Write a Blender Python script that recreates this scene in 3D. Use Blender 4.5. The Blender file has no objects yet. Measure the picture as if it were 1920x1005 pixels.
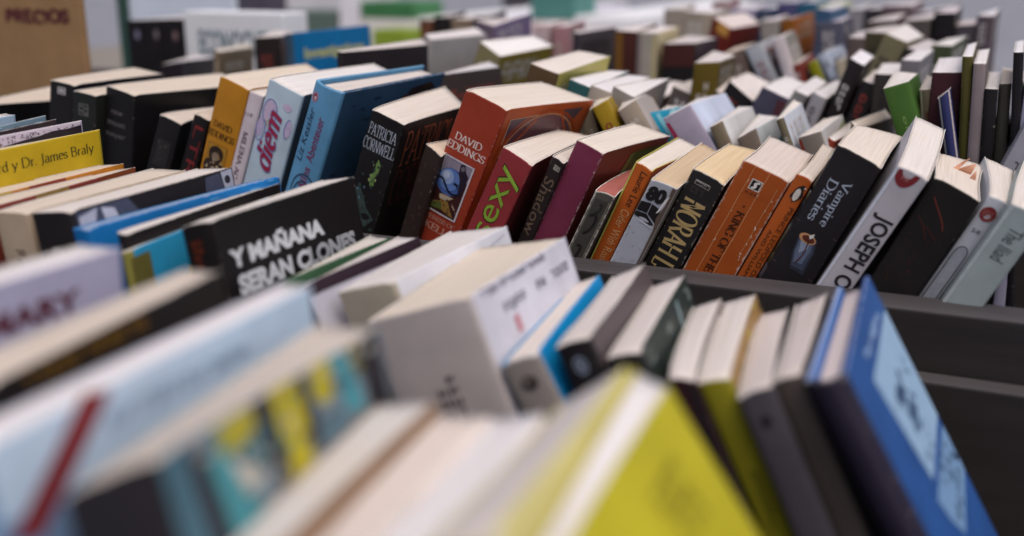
import bpy, bmesh, math, random
from mathutils import Vector, Matrix, Euler

# ---------------------------------------------------------------- camera, sky, sun, exposure
scene = bpy.context.scene
COL = scene.collection
EYE = 1.15                                   # camera height above the pavement
cam_data = bpy.data.cameras.new('camera')
cam = bpy.data.objects.new('camera', cam_data)
COL.objects.link(cam)
cam.location = (0.0, 0.0, EYE)
cam.rotation_euler = Euler((math.pi / 2 - 0.28036, 0.0, 0.41360), 'XYZ')
cam_data.sensor_width = 36.0
cam_data.lens = 1987.55 / 1920 * 36.0
cam_data.clip_start = 0.01
cam_data.clip_end = 400.0
cam_data.dof.use_dof = True
cam_data.dof.focus_distance = 0.605
cam_data.dof.aperture_fstop = 3.9
cam_data.dof.aperture_blades = 7
scene.camera = cam

SUN_EL, SUN_AZ = math.radians(66), math.radians(132)   # azimuth from +Y towards +X
world = bpy.data.worlds.new('World')
scene.world = world
world.use_nodes = True
wn = world.node_tree
sky = wn.nodes.new('ShaderNodeTexSky')
sky.sky_type = 'NISHITA'
sky.sun_disc = False
sky.sun_elevation = SUN_EL
sky.sun_rotation = SUN_AZ
sky.air_density = 0.6
sky.dust_density = 5.0
sky.ozone_density = 0.3
bg = wn.nodes['Background']
bg.inputs['Strength'].default_value = 0.14
wn.links.new(sky.outputs['Color'], bg.inputs['Color'])
sun_data = bpy.data.lights.new('sun', 'SUN')
sun_data.energy = 1.0
sun_data.angle = math.radians(75)
sun_data.color = (1.0, 0.95, 0.90)
sun = bpy.data.objects.new('sun', sun_data)
COL.objects.link(sun)
sd = Vector((math.sin(SUN_AZ) * math.cos(SUN_EL), math.cos(SUN_AZ) * math.cos(SUN_EL), math.sin(SUN_EL)))
sun.rotation_euler = sd.to_track_quat('Z', 'Y').to_euler()
sun.location = (2, 2, 6)
scene.view_settings.view_transform = 'Standard'
scene.view_settings.look = 'None'
scene.view_settings.gamma = 1.0
scene.view_settings.exposure = 0.08
scene.view_settings.use_curve_mapping = False
scene.render.engine = 'CYCLES'
scene.cycles.use_denoising = True
scene.cycles.max_bounces = 6
rng = random.Random(7)

# ---------------------------------------------------------------- small helpers
def lin(c):
    c = c.lstrip('#')
    v = [int(c[i:i + 2], 16) / 255 for i in (0, 2, 4)]
    return tuple(x / 12.92 if x <= 0.04045 else ((x + 0.055) / 1.055) ** 2.4 for x in v) + (1.0,)

MATS = {}
def nodes_of(name):
    m = bpy.data.materials.new(name)
    m.use_nodes = True
    nt = m.node_tree
    return m, nt, nt.nodes['Principled BSDF']

def N(nt, kind, **inp):
    n = nt.nodes.new(kind)
    for k, v in inp.items():
        k2 = k.replace('_', ' ')
        if k2 in n.inputs:
            n.inputs[k2].default_value = v
        else:
            setattr(n, k, v)
    return n

def mixc(nt, fac, a, b, blend='MIX'):
    m = nt.nodes.new('ShaderNodeMix')
    m.data_type = 'RGBA'
    m.blend_type = blend
    for sock, val in ((0, fac), (6, a), (7, b)):
        if isinstance(val, bpy.types.NodeSocket):
            nt.links.new(val, m.inputs[sock])
        else:
            m.inputs[sock].default_value = val
    return m.outputs[2]

def ramp(nt, src, p0, p1, c0=(0, 0, 0, 1), c1=(1, 1, 1, 1)):
    r = nt.nodes.new('ShaderNodeValToRGB')
    r.color_ramp.elements[0].position = p0
    r.color_ramp.elements[1].position = p1
    r.color_ramp.elements[0].color = c0
    r.color_ramp.elements[1].color = c1
    nt.links.new(src, r.inputs[0])
    return r.outputs[0]

def cover_mat(hexc, rough=0.42, wear=1.0):
    """printed and laminated card: faint blotches, scuffs, pale rubbed edges"""
    key = ('cover', hexc, rough, wear)
    if key in MATS:
        return MATS[key]
    m, nt, b = nodes_of('printed_card')
    tc = N(nt, 'ShaderNodeTexCoord')
    info = N(nt, 'ShaderNodeObjectInfo')
    off = N(nt, 'ShaderNodeVectorMath', operation='ADD')
    nt.links.new(tc.outputs['Object'], off.inputs[0])
    nt.links.new(info.outputs['Random'], off.inputs[1])
    n1 = N(nt, 'ShaderNodeTexNoise', Scale=28.0, Detail=6.0, Roughness=0.6)
    n2 = N(nt, 'ShaderNodeTexNoise', Scale=420.0, Detail=4.0, Roughness=0.7)
    n3 = N(nt, 'ShaderNodeTexNoise', Scale=900.0, Detail=2.0)
    for n in (n1, n2, n3):
        nt.links.new(off.outputs[0], n.inputs['Vector'])
    base = lin(hexc)
    dark = tuple(x * 0.80 for x in base[:3]) + (1,)
    light = tuple(min(1, x * 1.10 + 0.0015) for x in base[:3]) + (1,)
    c = mixc(nt, ramp(nt, n1.outputs[0], 0.3, 0.72), dark, light)
    at = N(nt, 'ShaderNodeAttribute', attribute_name='edge')
    mul = N(nt, 'ShaderNodeMath', operation='MULTIPLY_ADD')
    nt.links.new(at.outputs['Fac'], mul.inputs[0])
    mul.inputs[1].default_value = 0.38 * wear
    nt.links.new(n2.outputs[0], mul.inputs[2])
    worn = ramp(nt, mul.outputs[0], 0.82, 1.05)
    paper = tuple(0.45 * x + 0.55 * y for x, y in zip(base[:3], (0.70, 0.65, 0.58))) + (1,)
    c = mixc(nt, worn, c, paper)
    nt.links.new(c, b.inputs['Base Color'])
    nt.links.new(ramp(nt, n1.outputs[0], 0.2, 0.8, (rough - .08,) * 3 + (1,), (rough + .14,) * 3 + (1,)), b.inputs['Roughness'])
    b.inputs['Specular IOR Level'].default_value = 0.20
    bp = N(nt, 'ShaderNodeBump', Strength=0.10, Distance=0.0004)
    nt.links.new(n3.outputs[0], bp.inputs['Height'])
    nt.links.new(bp.outputs[0], b.inputs['Normal'])
    MATS[key] = m
    return m

def page_mat(hexc):
    """cut edge of a block of pages: fine lines running along the leaves"""
    key = ('page', hexc)
    if key in MATS:
        return MATS[key]
    m, nt, b = nodes_of('page_edges')
    tc = N(nt, 'ShaderNodeTexCoord')
    info = N(nt, 'ShaderNodeObjectInfo')
    off = N(nt, 'ShaderNodeVectorMath', operation='ADD')
    nt.links.new(tc.outputs['Object'], off.inputs[0])
    nt.links.new(info.outputs['Random'], off.inputs[1])
    mp = N(nt, 'ShaderNodeMapping')
    mp.inputs['Scale'].default_value = (2200, 14, 14)
    nt.links.new(off.outputs[0], mp.inputs['Vector'])
    n1 = N(nt, 'ShaderNodeTexNoise', Scale=1.0, Detail=3.0, Roughness=0.65)
    nt.links.new(mp.outputs[0], n1.inputs['Vector'])
    mp2 = N(nt, 'ShaderNodeMapping')
    mp2.inputs['Scale'].default_value = (420, 9, 9)
    nt.links.new(off.outputs[0], mp2.inputs['Vector'])
    n2 = N(nt, 'ShaderNodeTexNoise', Scale=1.0, Detail=2.0)
    nt.links.new(mp2.outputs[0], n2.inputs['Vector'])
    n3 = N(nt, 'ShaderNodeTexNoise', Scale=60.0, Detail=5.0)
    nt.links.new(off.outputs[0], n3.inputs['Vector'])
    base = hexc[:3] if not isinstance(hexc, str) else lin(hexc)[:3]
    d = tuple(x * k for x, k in zip(base, (0.84, 0.81, 0.77))) + (1,)
    c = mixc(nt, ramp(nt, n1.outputs[0], 0.30, 0.62), d, base + (1,))
    c = mixc(nt, ramp(nt, n2.outputs[0], 0.28, 0.38, (0.26,) * 3 + (1,), (0, 0, 0, 1)), c, tuple(x * .62 for x in base) + (1,))
    c = mixc(nt, ramp(nt, n3.outputs[0], 0.52, 0.78, (0, 0, 0, 1), (0.30,) * 3 + (1,)), c, (base[0] * .92, base[1] * .87, base[2] * .78, 1))
    nt.links.new(c, b.inputs['Base Color'])
    b.inputs['Roughness'].default_value = 0.85
    b.inputs['Specular IOR Level'].default_value = 0.2
    bp = N(nt, 'ShaderNodeBump', Strength=0.15, Distance=0.0003)
    nt.links.new(n1.outputs[0], bp.inputs['Height'])
    nt.links.new(bp.outputs[0], b.inputs['Normal'])
    MATS[key] = m
    return m

def ink_mat(hexc, rough=0.45):
    key = ('ink', hexc, rough)
    if key in MATS:
        return MATS[key]
    m, nt, b = nodes_of('ink')
    tc = N(nt, 'ShaderNodeTexCoord')
    n1 = N(nt, 'ShaderNodeTexNoise', Scale=350.0, Detail=5.0, Roughness=0.7)
    nt.links.new(tc.outputs['Object'], n1.inputs['Vector'])
    base = lin(hexc)
    c = mixc(nt, ramp(nt, n1.outputs[0], 0.30, 0.70), tuple(x * .78 for x in base[:3]) + (1,), base)
    nt.links.new(c, b.inputs['Base Color'])
    b.inputs['Roughness'].default_value = rough
    b.inputs['Specular IOR Level'].default_value = 0.22
    MATS[key] = m
    return m

def wood_mat(hexc, rough=0.6, scale=1.0):
    key = ('wood', hexc, rough, scale)
    if key in MATS:
        return MATS[key]
    m, nt, b = nodes_of('painted_wood')
    tc = N(nt, 'ShaderNodeTexCoord')
    mp = N(nt, 'ShaderNodeMapping')
    mp.inputs['Scale'].default_value = (6 * scale, 90 * scale, 60 * scale)
    nt.links.new(tc.outputs['Object'], mp.inputs['Vector'])
    n1 = N(nt, 'ShaderNodeTexNoise', Scale=1.0, Detail=6.0, Roughness=0.65)
    nt.links.new(mp.outputs[0], n1.inputs['Vector'])
    n2 = N(nt, 'ShaderNodeTexNoise', Scale=160.0, Detail=5.0, Roughness=0.75)
    nt.links.new(tc.outputs['Object'], n2.inputs['Vector'])
    base = lin(hexc)
    c = mixc(nt, ramp(nt, n1.outputs[0], 0.3, 0.75), tuple(x * .7 for x in base[:3]) + (1,), tuple(min(1, x * 1.25) for x in base[:3]) + (1,))
    c = mixc(nt, ramp(nt, n2.outputs[0], 0.62, 0.80, (0, 0, 0, 1), (.5,) * 3 + (1,)), c, tuple(min(1, x * 2.2 + .02) for x in base[:3]) + (1,))
    nt.links.new(c, b.inputs['Base Color'])
    b.inputs['Roughness'].default_value = rough
    bp = N(nt, 'ShaderNodeBump', Strength=0.25, Distance=0.001)
    nt.links.new(n1.outputs[0], bp.inputs['Height'])
    nt.links.new(bp.outputs[0], b.inputs['Normal'])
    MATS[key] = m
    return m

def plain_mat(hexc, rough=0.6, scale=12.0, amount=0.25, bump=0.15):
    key = ('plain', hexc, rough, scale, amount)
    if key in MATS:
        return MATS[key]
    m, nt, b = nodes_of('plain_surface')
    tc = N(nt, 'ShaderNodeTexCoord')
    n1 = N(nt, 'ShaderNodeTexNoise', Scale=scale, Detail=8.0, Roughness=0.65)
    nt.links.new(tc.outputs['Object'], n1.inputs['Vector'])
    base = lin(hexc)
    c = mixc(nt, ramp(nt, n1.outputs[0], 0.3, 0.75), tuple(x * (1 - amount) for x in base[:3]) + (1,), tuple(min(1, x * (1 + amount * .5)) for x in base[:3]) + (1,))
    nt.links.new(c, b.inputs['Base Color'])
    b.inputs['Roughness'].default_value = rough
    bp = N(nt, 'ShaderNodeBump', Strength=bump, Distance=0.002)
    nt.links.new(n1.outputs[0], bp.inputs['Height'])
    nt.links.new(bp.outputs[0], b.inputs['Normal'])
    MATS[key] = m
    return m

def link(name, me, parent=None, mats=()):
    o = bpy.data.objects.new(name, me)
    COL.objects.link(o)
    for m in mats:
        me.materials.append(m)
    if parent is not None:
        o.parent = parent
    return o

def tag(o, label=None, cat=None, group=None, kind=None):
    if label: o['label'] = label
    if cat: o['category'] = cat
    if group: o['group'] = group
    if kind: o['kind'] = kind
    return o

def empty(name, loc, rot=(0, 0, 0)):
    e = bpy.data.objects.new(name, None)
    COL.objects.link(e)
    e.location = loc
    e.rotation_euler = rot
    e.empty_display_size = 0.03
    return e

def box_bm(bm, lo, hi, bev=0.0):
    r = bmesh.ops.create_cube(bm, size=1.0)
    for v in r['verts']:
        v.co = Vector((lo[i] + (v.co[i] + .5) * (hi[i] - lo[i]) for i in range(3)))
    if bev:
        es = {e for v in r['verts'] for e in v.link_edges}
        bmesh.ops.bevel(bm, geom=list(es), offset=bev, segments=2, affect='EDGES', profile=0.6)

def box_obj(name, lo, hi, mat, parent=None, bev=0.0):
    bm = bmesh.new()
    box_bm(bm, lo, hi, bev)
    me = bpy.data.meshes.new(name)
    bm.to_mesh(me); bm.free()
    return link(name, me, parent, [mat])

# ---------------------------------------------------------------- lettering
def font_polys(text, bold=0.0):
    """outline-font letters as (verts, faces) in text space"""
    cu = bpy.data.curves.new('text', 'FONT')
    cu.body = text
    cu.size = 1.0
    cu.offset = bold
    cu.resolution_u = 3
    o = bpy.data.objects.new('text', cu)
    COL.objects.link(o)
    dg = bpy.context.evaluated_depsgraph_get()
    me = bpy.data.meshes.new_from_object(o.evaluated_get(dg))
    vs = [(v.co.x, v.co.y) for v in me.vertices]
    fs = [tuple(p.vertices) for p in me.polygons]
    lv = [0.0] * len(vs)
    bpy.data.objects.remove(o); bpy.data.curves.remove(cu); bpy.data.meshes.remove(me)
    return vs, fs, lv

def arc(cx, cy, rx, ry, a0, a1, n=12):
    return [(cx + rx * math.cos(math.radians(a0 + (a1 - a0) * i / n)), cy + ry * math.sin(math.radians(a0 + (a1 - a0) * i / n))) for i in range(n + 1)]

def bez(*p, n=14):
    out = []
    for i in range(n + 1):
        t = i / n
        q = list(p)
        while len(q) > 1:
            q = [((1 - t) * a[0] + t * b[0], (1 - t) * a[1] + t * b[1]) for a, b in zip(q, q[1:])]
        out.append(q[0])
    return out

# broad-nib roman letters: (advance, [(points, serif at start, serif at end)])
S_ = lambda w, h: bez((w * .92, h * .80), (w * .80, h * 1.08), (w * .02, h * 1.05), (w * .14, h * .66), n=8) + bez((w * .14, h * .66), (w * .25, h * .45), (w * 1.02, h * .55), (w * .92, h * .24), n=8)[1:] + bez((w * .92, h * .24), (w * .86, h * -.08), (w * .18, h * -.06), (w * .06, h * .22), n=8)[1:]
GL = {
 'A': (.82, [([(.08, 0), (.41, 1)], 1, 0), ([(.41, 1), (.76, 0)], 0, 1), ([(.20, .34), (.64, .34)], 0, 0)]),
 'B': (.70, [([(.13, 0), (.13, 1)], 1, 1), ([(.13, 1), (.3, 1)] + arc(.33, .76, .24, .24, 90, -90) + [(.13, .52)], 0, 0), ([(.3, .52)] + arc(.34, .26, .30, .26, 90, -90) + [(.13, 0)], 0, 0)]),
 'C': (.80, [(arc(.44, .5, .38, .5, 48, 312, 20), 0, 0), ([(.70, .70), (.70, .98)], 0, 0)]),
 'D': (.86, [([(.13, 0), (.13, 1)], 1, 1), ([(.13, 1), (.34, 1)] + arc(.36, .5, .42, .5, 90, -90, 16) + [(.13, 0)], 0, 0)]),
 'E': (.68, [([(.13, 0), (.13, 1)], 1, 1), ([(.13, 1), (.58, 1), (.60, .80)], 0, 0), ([(.13, .52), (.46, .52)], 0, 0), ([(.46, .42), (.46, .62)], 0, 0), ([(.13, 0), (.60, 0), (.64, .22)], 0, 0)]),
 'F': (.63, [([(.13, 0), (.13, 1)], 1, 1), ([(.13, 1), (.58, 1), (.60, .78)], 0, 0), ([(.13, .52), (.46, .52)], 0, 0)]),
 'G': (.86, [(arc(.44, .5, .38, .5, 48, 320, 20), 0, 0), ([(.74, .42), (.74, .06)], 1, 0), ([(.70, .70), (.70, .98)], 0, 0)]),
 'H': (.90, [([(.14, 0), (.14, 1)], 1, 1), ([(.76, 0), (.76, 1)], 1, 1), ([(.14, .52), (.76, .52)], 0, 0)]),
 'I': (.32, [([(.16, 0), (.16, 1)], 1, 1)]),
 'J': (.42, [([(.26, 1), (.26, .06), (.20, -.14), (.06, -.20)], 1, 0)]),
 'K': (.82, [([(.13, 0), (.13, 1)], 1, 1), ([(.13, .42), (.66, 1)], 0, 1), ([(.30, .58), (.74, 0)], 0, 1)]),
 'L': (.66, [([(.13, 0), (.13, 1)], 1, 1), ([(.13, 0), (.60, 0), (.64, .24)], 0, 0)]),
 'M': (1.0, [([(.12, 0), (.16, 1)], 1, 0), ([(.16, 1), (.50, .05)], 0, 0), ([(.50, .05), (.84, 1)], 0, 0), ([(.84, 1), (.88, 0)], 0, 1)]),
 'N': (.88, [([(.13, 0), (.13, 1)], 1, 1), ([(.13, 1), (.74, 0)], 0, 0), ([(.74, 0), (.74, 1)], 0, 1)]),
 'O': (.90, [(arc(.45, .5, .39, .5, 0, 360, 26), 0, 0)]),
 'P': (.66, [([(.13, 0), (.13, 1)], 1, 1), ([(.13, 1), (.32, 1)] + arc(.34, .74, .26, .26, 90, -90) + [(.13, .48)], 0, 0)]),
 'R': (.78, [([(.13, 0), (.13, 1)], 1, 1), ([(.13, 1), (.32, 1)] + arc(.34, .74, .26, .26, 90, -90) + [(.13, .48)], 0, 0), ([(.36, .48), (.72, 0)], 0, 1)]),
 'S': (.60, [(S_(.58, 1.0), 0, 0), ([(.50, .74), (.52, .98)], 0, 0), ([(.08, .02), (.07, .28)], 0, 0)]),
 'T': (.74, [([(.37, 0), (.37, 1)], 1, 0), ([(.05, .78), (.07, 1), (.67, 1), (.69, .78)], 0, 0)]),
 'U': (.86, [([(.13, 1), (.13, .32)] + arc(.43, .32, .30, .32, 180, 360, 12) + [(.73, 1)], 1, 1)]),
 'V': (.82, [([(.08, 1), (.42, 0)], 1, 0), ([(.42, 0), (.74, 1)], 0, 1)]),
 'W': (1.12, [([(.06, 1), (.34, 0)], 1, 0), ([(.34, 0), (.57, .95)], 0, 0), ([(.57, .95), (.82, 0)], 0, 0), ([(.82, 0), (1.06, 1)], 0, 1)]),
 'a': (.52, [(arc(.24, .48, .17, .17, 150, 0, 8) + [(.41, .10), (.50, .02)], 0, 0), (arc(.24, .19, .17, .18, 70, 320, 12), 0, 0)]),
 'd': (.58, [(arc(.27, .32, .21, .32, 40, 320, 16), 0, 0), ([(.46, 1.02), (.46, .06), (.54, .02)], 1, 0)]),
 'e': (.52, [([(.08, .36), (.45, .36)] + arc(.27, .33, .20, .32, 10, 315, 18), 0, 0)]),
 'h': (.62, [([(.13, 0), (.13, 1.02)], 1, 1), ([(.13, .45)] + arc(.31, .43, .17, .22, 150, 0, 8) + [(.48, 0)], 0, 1)]),
 'i': (.30, [([(.15, 0), (.15, .63)], 1, 1), ([(.15, .82), (.15, .94)], 0, 0)]),
 'l': (.30, [([(.15, 0), (.15, 1.02)], 1, 1)]),
 'm': (.92, [([(.13, 0), (.13, .63)], 1, 1), ([(.13, .45)] + arc(.30, .43, .16, .22, 150, 0, 8) + [(.46, 0)], 0, 1), ([(.46, .45)] + arc(.63, .43, .16, .22, 150, 0, 8) + [(.79, 0)], 0, 1)]),
 'n': (.62, [([(.13, 0), (.13, .63)], 1, 1), ([(.13, .45)] + arc(.31, .43, .17, .22, 150, 0, 8) + [(.48, 0)], 0, 1)]),
 'o': (.56, [(arc(.28, .32, .22, .32, 0, 360, 20), 0, 0)]),
 'p': (.60, [([(.13, -.30), (.13, .63)], 1, 1), (arc(.31, .32, .21, .32, 140, -140, 16), 0, 0)]),
 'r': (.42, [([(.13, 0), (.13, .63)], 1, 1), ([(.13, .42), (.24, .60), (.38, .60)], 0, 0)]),
 's': (.44, [(S_(.42, .64), 0, 0)]),
 'w': (.80, [([(.05, .63), (.23, 0)], 1, 0), ([(.23, 0), (.40, .60)], 0, 0), ([(.40, .60), (.58, 0)], 0, 0), ([(.58, 0), (.75, .63)], 0, 1)]),
 'y': (.58, [([(.06, .63), (.30, .04)], 1, 0), ([(.52, .63), (.22, -.20), (.06, -.28)], 1, 0)]),
 '.': (.24, [([(.12, 0), (.12, .10)], 0, 0)]),
 ' ': (.34, []),
}
def roman_polys(text, thick=0.155, thin=0.055, pen=12, serif=0.12):
    vs, fs, lv = [], [], []
    x0 = 0.0
    lay = 0
    for ch in text:
        if ch == '*':
            pts = arc(x0 + .2, .45, .12, .12, 0, 360, 14)[:-1]
            b = len(vs); vs += pts; lv += [0] * len(pts); fs.append(tuple(range(b, b + len(pts)))); x0 += .5
            continue
        adv, strokes = GL[ch]
        def ribbon(pts, w0=None):
            nonlocal lay
            lay = (lay + 1) % 9
            b = len(vs)
            for i, p in enumerate(pts):
                a = pts[max(i - 1, 0)]; c = pts[min(i + 1, len(pts) - 1)]
                th = math.atan2(c[1] - a[1], c[0] - a[0])
                w = w0 if w0 else thin + (thick - thin) * abs(math.sin(th - math.radians(pen))) ** 1.3
                nx, ny = -math.sin(th) * w / 2, math.cos(th) * w / 2
                vs.append((x0 + p[0] + nx, p[1] + ny)); vs.append((x0 + p[0] - nx, p[1] - ny))
                lv.append(lay); lv.append(lay)
            for i in range(len(pts) - 1):
                fs.append((b + 2 * i, b + 2 * i + 1, b + 2 * i + 3, b + 2 * i + 2))
        for pts, s0, s1 in strokes:
            ribbon(pts)
            for flag, p in ((s0, pts[0]), (s1, pts[-1])):
                if flag and serif:
                    yy = p[1] + (thin / 2 if p[1] < .3 else -thin / 2)
                    ribbon([(p[0] - serif - thick / 4, yy), (p[0] + serif + thick / 4, yy)], thin)
        x0 += adv
    return vs, fs, lv

# ---------------------------------------------------------------- books
class Bend:
    """maps (side 0..1, depth y, height z) of a book to its own local space"""
    def __init__(s, d, bow=0.0, flare=0.0):
        s.u, s.v, s.al, s.be, s.ga, s.t, s.w, s.h, s.tf, s.sk, s.sf, s.z0 = d
        s.x0 = -s.t if s.al > 0 else 0.0
        s.bow, s.flare, s.warp, s.bump = bow, flare, 0.0, (0.0, 0.0)
    def at(s, f, y, z):
        T = s.t + (s.tf - s.t) * y / s.w
        x = s.x0 + s.t / 2 + (f - .5) * T
        if f > .5 and s.flare:
            x += s.flare * (f - .5) * 2 * (max(0, y) / s.w) ** 3 * (max(0, z) / s.h) ** 6
        if s.warp:
            x += s.warp * math.sin(math.pi * min(1, max(0, y) / s.w) * 1.3) * (max(0, z) / s.h) ** 2
        zz = z + (z / s.h) * (1 - 2 * f) * (s.sk + (s.sf - s.sk) * y / s.w)
        if s.bump[0] and z > s.h - .008 and y < .010:
            for side, dep in ((0.0, s.bump[0]), (1.0, s.bump[1])):
                d2 = ((f - side) * s.t) ** 2 + max(0, y) ** 2 + ((z - s.h) * .6) ** 2
                zz -= dep * math.exp(-d2 / .000009)
        return Vector((x, y, zz))
    def spine(s, p, q, e=0.0):
        return s.at(p, -s.bow * (1 - (2 * p - 1) ** 2) - e, s.h * (1 - q))
    def front(s, p, q, e=0.0):
        v = s.at(1.0, p * s.w, s.h * (1 - q))
        v.x += e
        return v

def cover_mesh(B, card, hard, nz):
    t, w, h = B.t, B.w, B.h
    r = min(0.0011 if not hard else 0.0022, t * .3)
    rs = r / t
    path = []                                # (f, y, edge, slot)
    for y in (w, w * .985, w * .7, w * .4, w * .12, 0.0065, 0.0055, r + .0012):
        path.append((1.0, y, 1.0 if y == w else 0.0, 0))
    for k in range(4):
        a = math.radians(90 * k / 3)
        path.append((1 - rs + rs * math.cos(a), r - r * math.sin(a), 0.75 if 0 < k < 3 else 0.45, 1))
    m = 8
    for k in range(1, m):
        f = 1 - rs - (1 - 2 * rs) * k / m
        path.append((f, -B.bow * (1 - (2 * f - 1) ** 2), 0.0, 1))
    for k in range(4):
        a = math.radians(90 * (3 - k) / 3)
        path.append((rs - rs * math.cos(a), r - r * math.sin(a), 0.75 if 0 < k < 3 else 0.45, 2 if k == 3 else 1))
    for y in (r + .0012, w * .12, w * .4, w * .7, w * .985, w):
        path.append((0.0, y, 1.0 if y == w else 0.0, 2))
    zs = [(0, 1.0), (.0015, 0)] + [(h * k / nz, 0) for k in range(1, nz)] + [(h * .86, 0), (h - .012, 0), (h - .004, 0), (h - .0010, .12), (h, 1.0)]
    bm = bmesh.new()
    ed = bm.verts.layers.float.new('edge')
    outer, inner = [], []
    for z, ez in zs:
        ro, ri = [], []
        for i, (f, y, e, sl) in enumerate(path):
            v = bm.verts.new(B.at(f, y, z)); v[ed] = max(e * .8, ez)
            ro.append(v)
            a = path[max(i - 1, 0)]; c = path[min(i + 1, len(path) - 1)]
            dx, dy = (c[0] - a[0]) * t, c[1] - a[1]
            L = math.hypot(dx, dy) or 1
            nx, ny = dy / L, -dx / L            # inward of a path that runs front -> spine -> back
            q = B.at(f, y, z)
            vi = bm.verts.new(q + Vector((nx * card, ny * card, 0))); vi[ed] = .5
            ri.append(vi)
        outer.append(ro); inner.append(ri)
    n = len(path)
    def quad(a, b, c, d, slot):
        f = bm.faces.new((a, b, c, d)); f.material_index = slot; f.smooth = slot < 3
    for k in range(len(zs) - 1):
        for i in range(n - 1):
            sl = path[i + 1][3] if path[i][3] != 1 or path[i + 1][3] != 0 else 1
            quad(outer[k][i], outer[k][i + 1], outer[k + 1][i + 1], outer[k + 1][i], sl)
            quad(inner[k][i], inner[k + 1][i], inner[k + 1][i + 1], inner[k][i + 1], 3)
        for i in (0, n - 1):
            quad(outer[k][i], outer[k + 1][i], inner[k + 1][i], inner[k][i], 3)
    for k in (0, len(zs) - 1):
        for i in range(n - 1):
            quad(outer[k][i], outer[k][i + 1], inner[k][i + 1], inner[k][i], 3 if not hard else path[i + 1][3])
    bmesh.ops.recalc_face_normals(bm, faces=bm.faces)
    me = bpy.data.meshes.new('cover')
    bm.to_mesh(me); bm.free()
    return me

def page_mesh(B, card, hard, rough, seed):
    rn = random.Random(seed)
    t, w, h = B.t, B.w, B.h
    ins, fore = (0.003, 0.0035) if hard else (0.0002, 0.0006)
    f0 = (card + .00015) / t
    ns, ny = max(6, min(26, int(t / .0012))), 12
    zt, zb = h - ins, ins if hard else .0003
    y0, y1 = card + .0004, w - fore
    bm = bmesh.new()
    top = []
    ph = rn.uniform(0, 6)
    offs = [rn.gauss(0, rough) for _ in range(ns + 1)]
    for i in range(ns + 1):
        row = []
        f = f0 + (1 - 2 * f0) * i / ns
        for j in range(ny + 1):
            yy = y0 + (y1 - y0) * j / ny
            ys = yy - B.bow * (1 - (2 * f - 1) ** 2) * (1 - j / ny) * .9
            z = zt + offs[i] * (.4 + .6 * j / ny) + rough * .8 * math.sin(ph + 5 * j / ny + 2.5 * i / ns) - .0006 * ((2 * f - 1) ** 8)
            row.append(bm.verts.new(B.at(f, ys, z)))
        top.append(row)
    for i in range(ns):
        for j in range(ny):
            f_ = bm.faces.new((top[i][j], top[i + 1][j], top[i + 1][j + 1], top[i][j + 1])); f_.smooth = True
    ring = [top[0][j] for j in range(ny + 1)] + [top[i][ny] for i in range(1, ns + 1)] + [top[ns][j] for j in range(ny - 1, -1, -1)] + [top[i][0] for i in range(ns - 1, 0, -1)]
    idx = [(0, j) for j in range(ny + 1)] + [(i, ny) for i in range(1, ns + 1)] + [(ns, j) for j in range(ny - 1, -1, -1)] + [(i, 0) for i in range(ns - 1, 0, -1)]
    m = len(ring)
    prev = ring
    for zz in (zt - .004, zt - .012, zt * .86, zt * .75, zt * .5, zt * .25, zb):
        low = []
        for i, j in idx:
            f = f0 + (1 - 2 * f0) * i / ns
            yy = y0 + (y1 - y0) * j / ny
            ys = yy - B.bow * (1 - (2 * f - 1) ** 2) * (1 - j / ny) * .9
            low.append(bm.verts.new(B.at(f, ys, zz)))
        for k in range(m):
            bm.faces.new((prev[k], low[k], low[(k + 1) % m], prev[(k + 1) % m]))
        prev = low
    bm.faces.new(prev[::-1])
    bmesh.ops.recalc_face_normals(bm, faces=bm.faces)
    me = bpy.data.meshes.new('page_block')
    bm.to_mesh(me); bm.free()
    return me

EPS = 0.00022
def lay_decal(name, B, face, items, parent, label=None):
    """items: list of (verts in face fractions, faces, layer, colour) -> one printed mesh"""
    cols = []
    vs, fs, ms = [], [], []
    fn = B.spine if face == 's' else B.front
    for verts, faces, lev, col, rough in items:
        if (col, rough) not in cols: cols.append((col, rough))
        b = len(vs)
        for (p, q), L in zip(verts, lev):
            vs.append(fn(p, q, EPS + L * 0.00006))
        for f in faces:
            fs.append(tuple(b + i for i in f)); ms.append(cols.index((col, rough)))
    me = bpy.data.meshes.new(name)
    me.from_pydata(vs, [], fs)
    for p, m in zip(me.polygons, ms): p.material_index = m
    bm = bmesh.new(); bm.from_mesh(me)
    ref = (fn(.5, .3, .01) - fn(.5, .3, 0)).normalized()
    for f in bm.faces:
        f.normal_update()
        if f.normal.dot(ref) < 0: f.normal_flip()
    bm.to_mesh(me); bm.free()
    return link(name, me, parent, [ink_mat(c, r) for c, r in cols])

def fit_text(vs, box, d):
    p0, q0, p1, q1 = box
    x0 = min(v[0] for v in vs); x1 = max(v[0] for v in vs)
    y0 = min(v[1] for v in vs); y1 = max(v[1] for v in vs)
    out = []
    for x, y in vs:
        a = (x - x0) / (x1 - x0); b = (y - y0) / (y1 - y0)
        if d == 'h': out.append((p0 + (p1 - p0) * a, q1 + (q0 - q1) * b))
        elif d == 'down': out.append((p0 + (p1 - p0) * b, q0 + (q1 - q0) * a))
        else: out.append((p1 + (p0 - p1) * b, q1 + (q0 - q1) * a))
    return out

def text_item(text, box, d, col, font='r', L=0, rough=.45, skew=0.0, **kw):
    if any(ch not in GL and ch != '*' for ch in text): font = 'f'
    vs, fs, lv = roman_polys(text, **kw) if font == 'r' else font_polys(text, kw.get('bold', 0.0))
    if skew: vs = [(x + skew * y, y) for x, y in vs]
    return (fit_text(vs, box, d), fs, [L + l * .12 for l in lv], col, rough)

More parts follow.
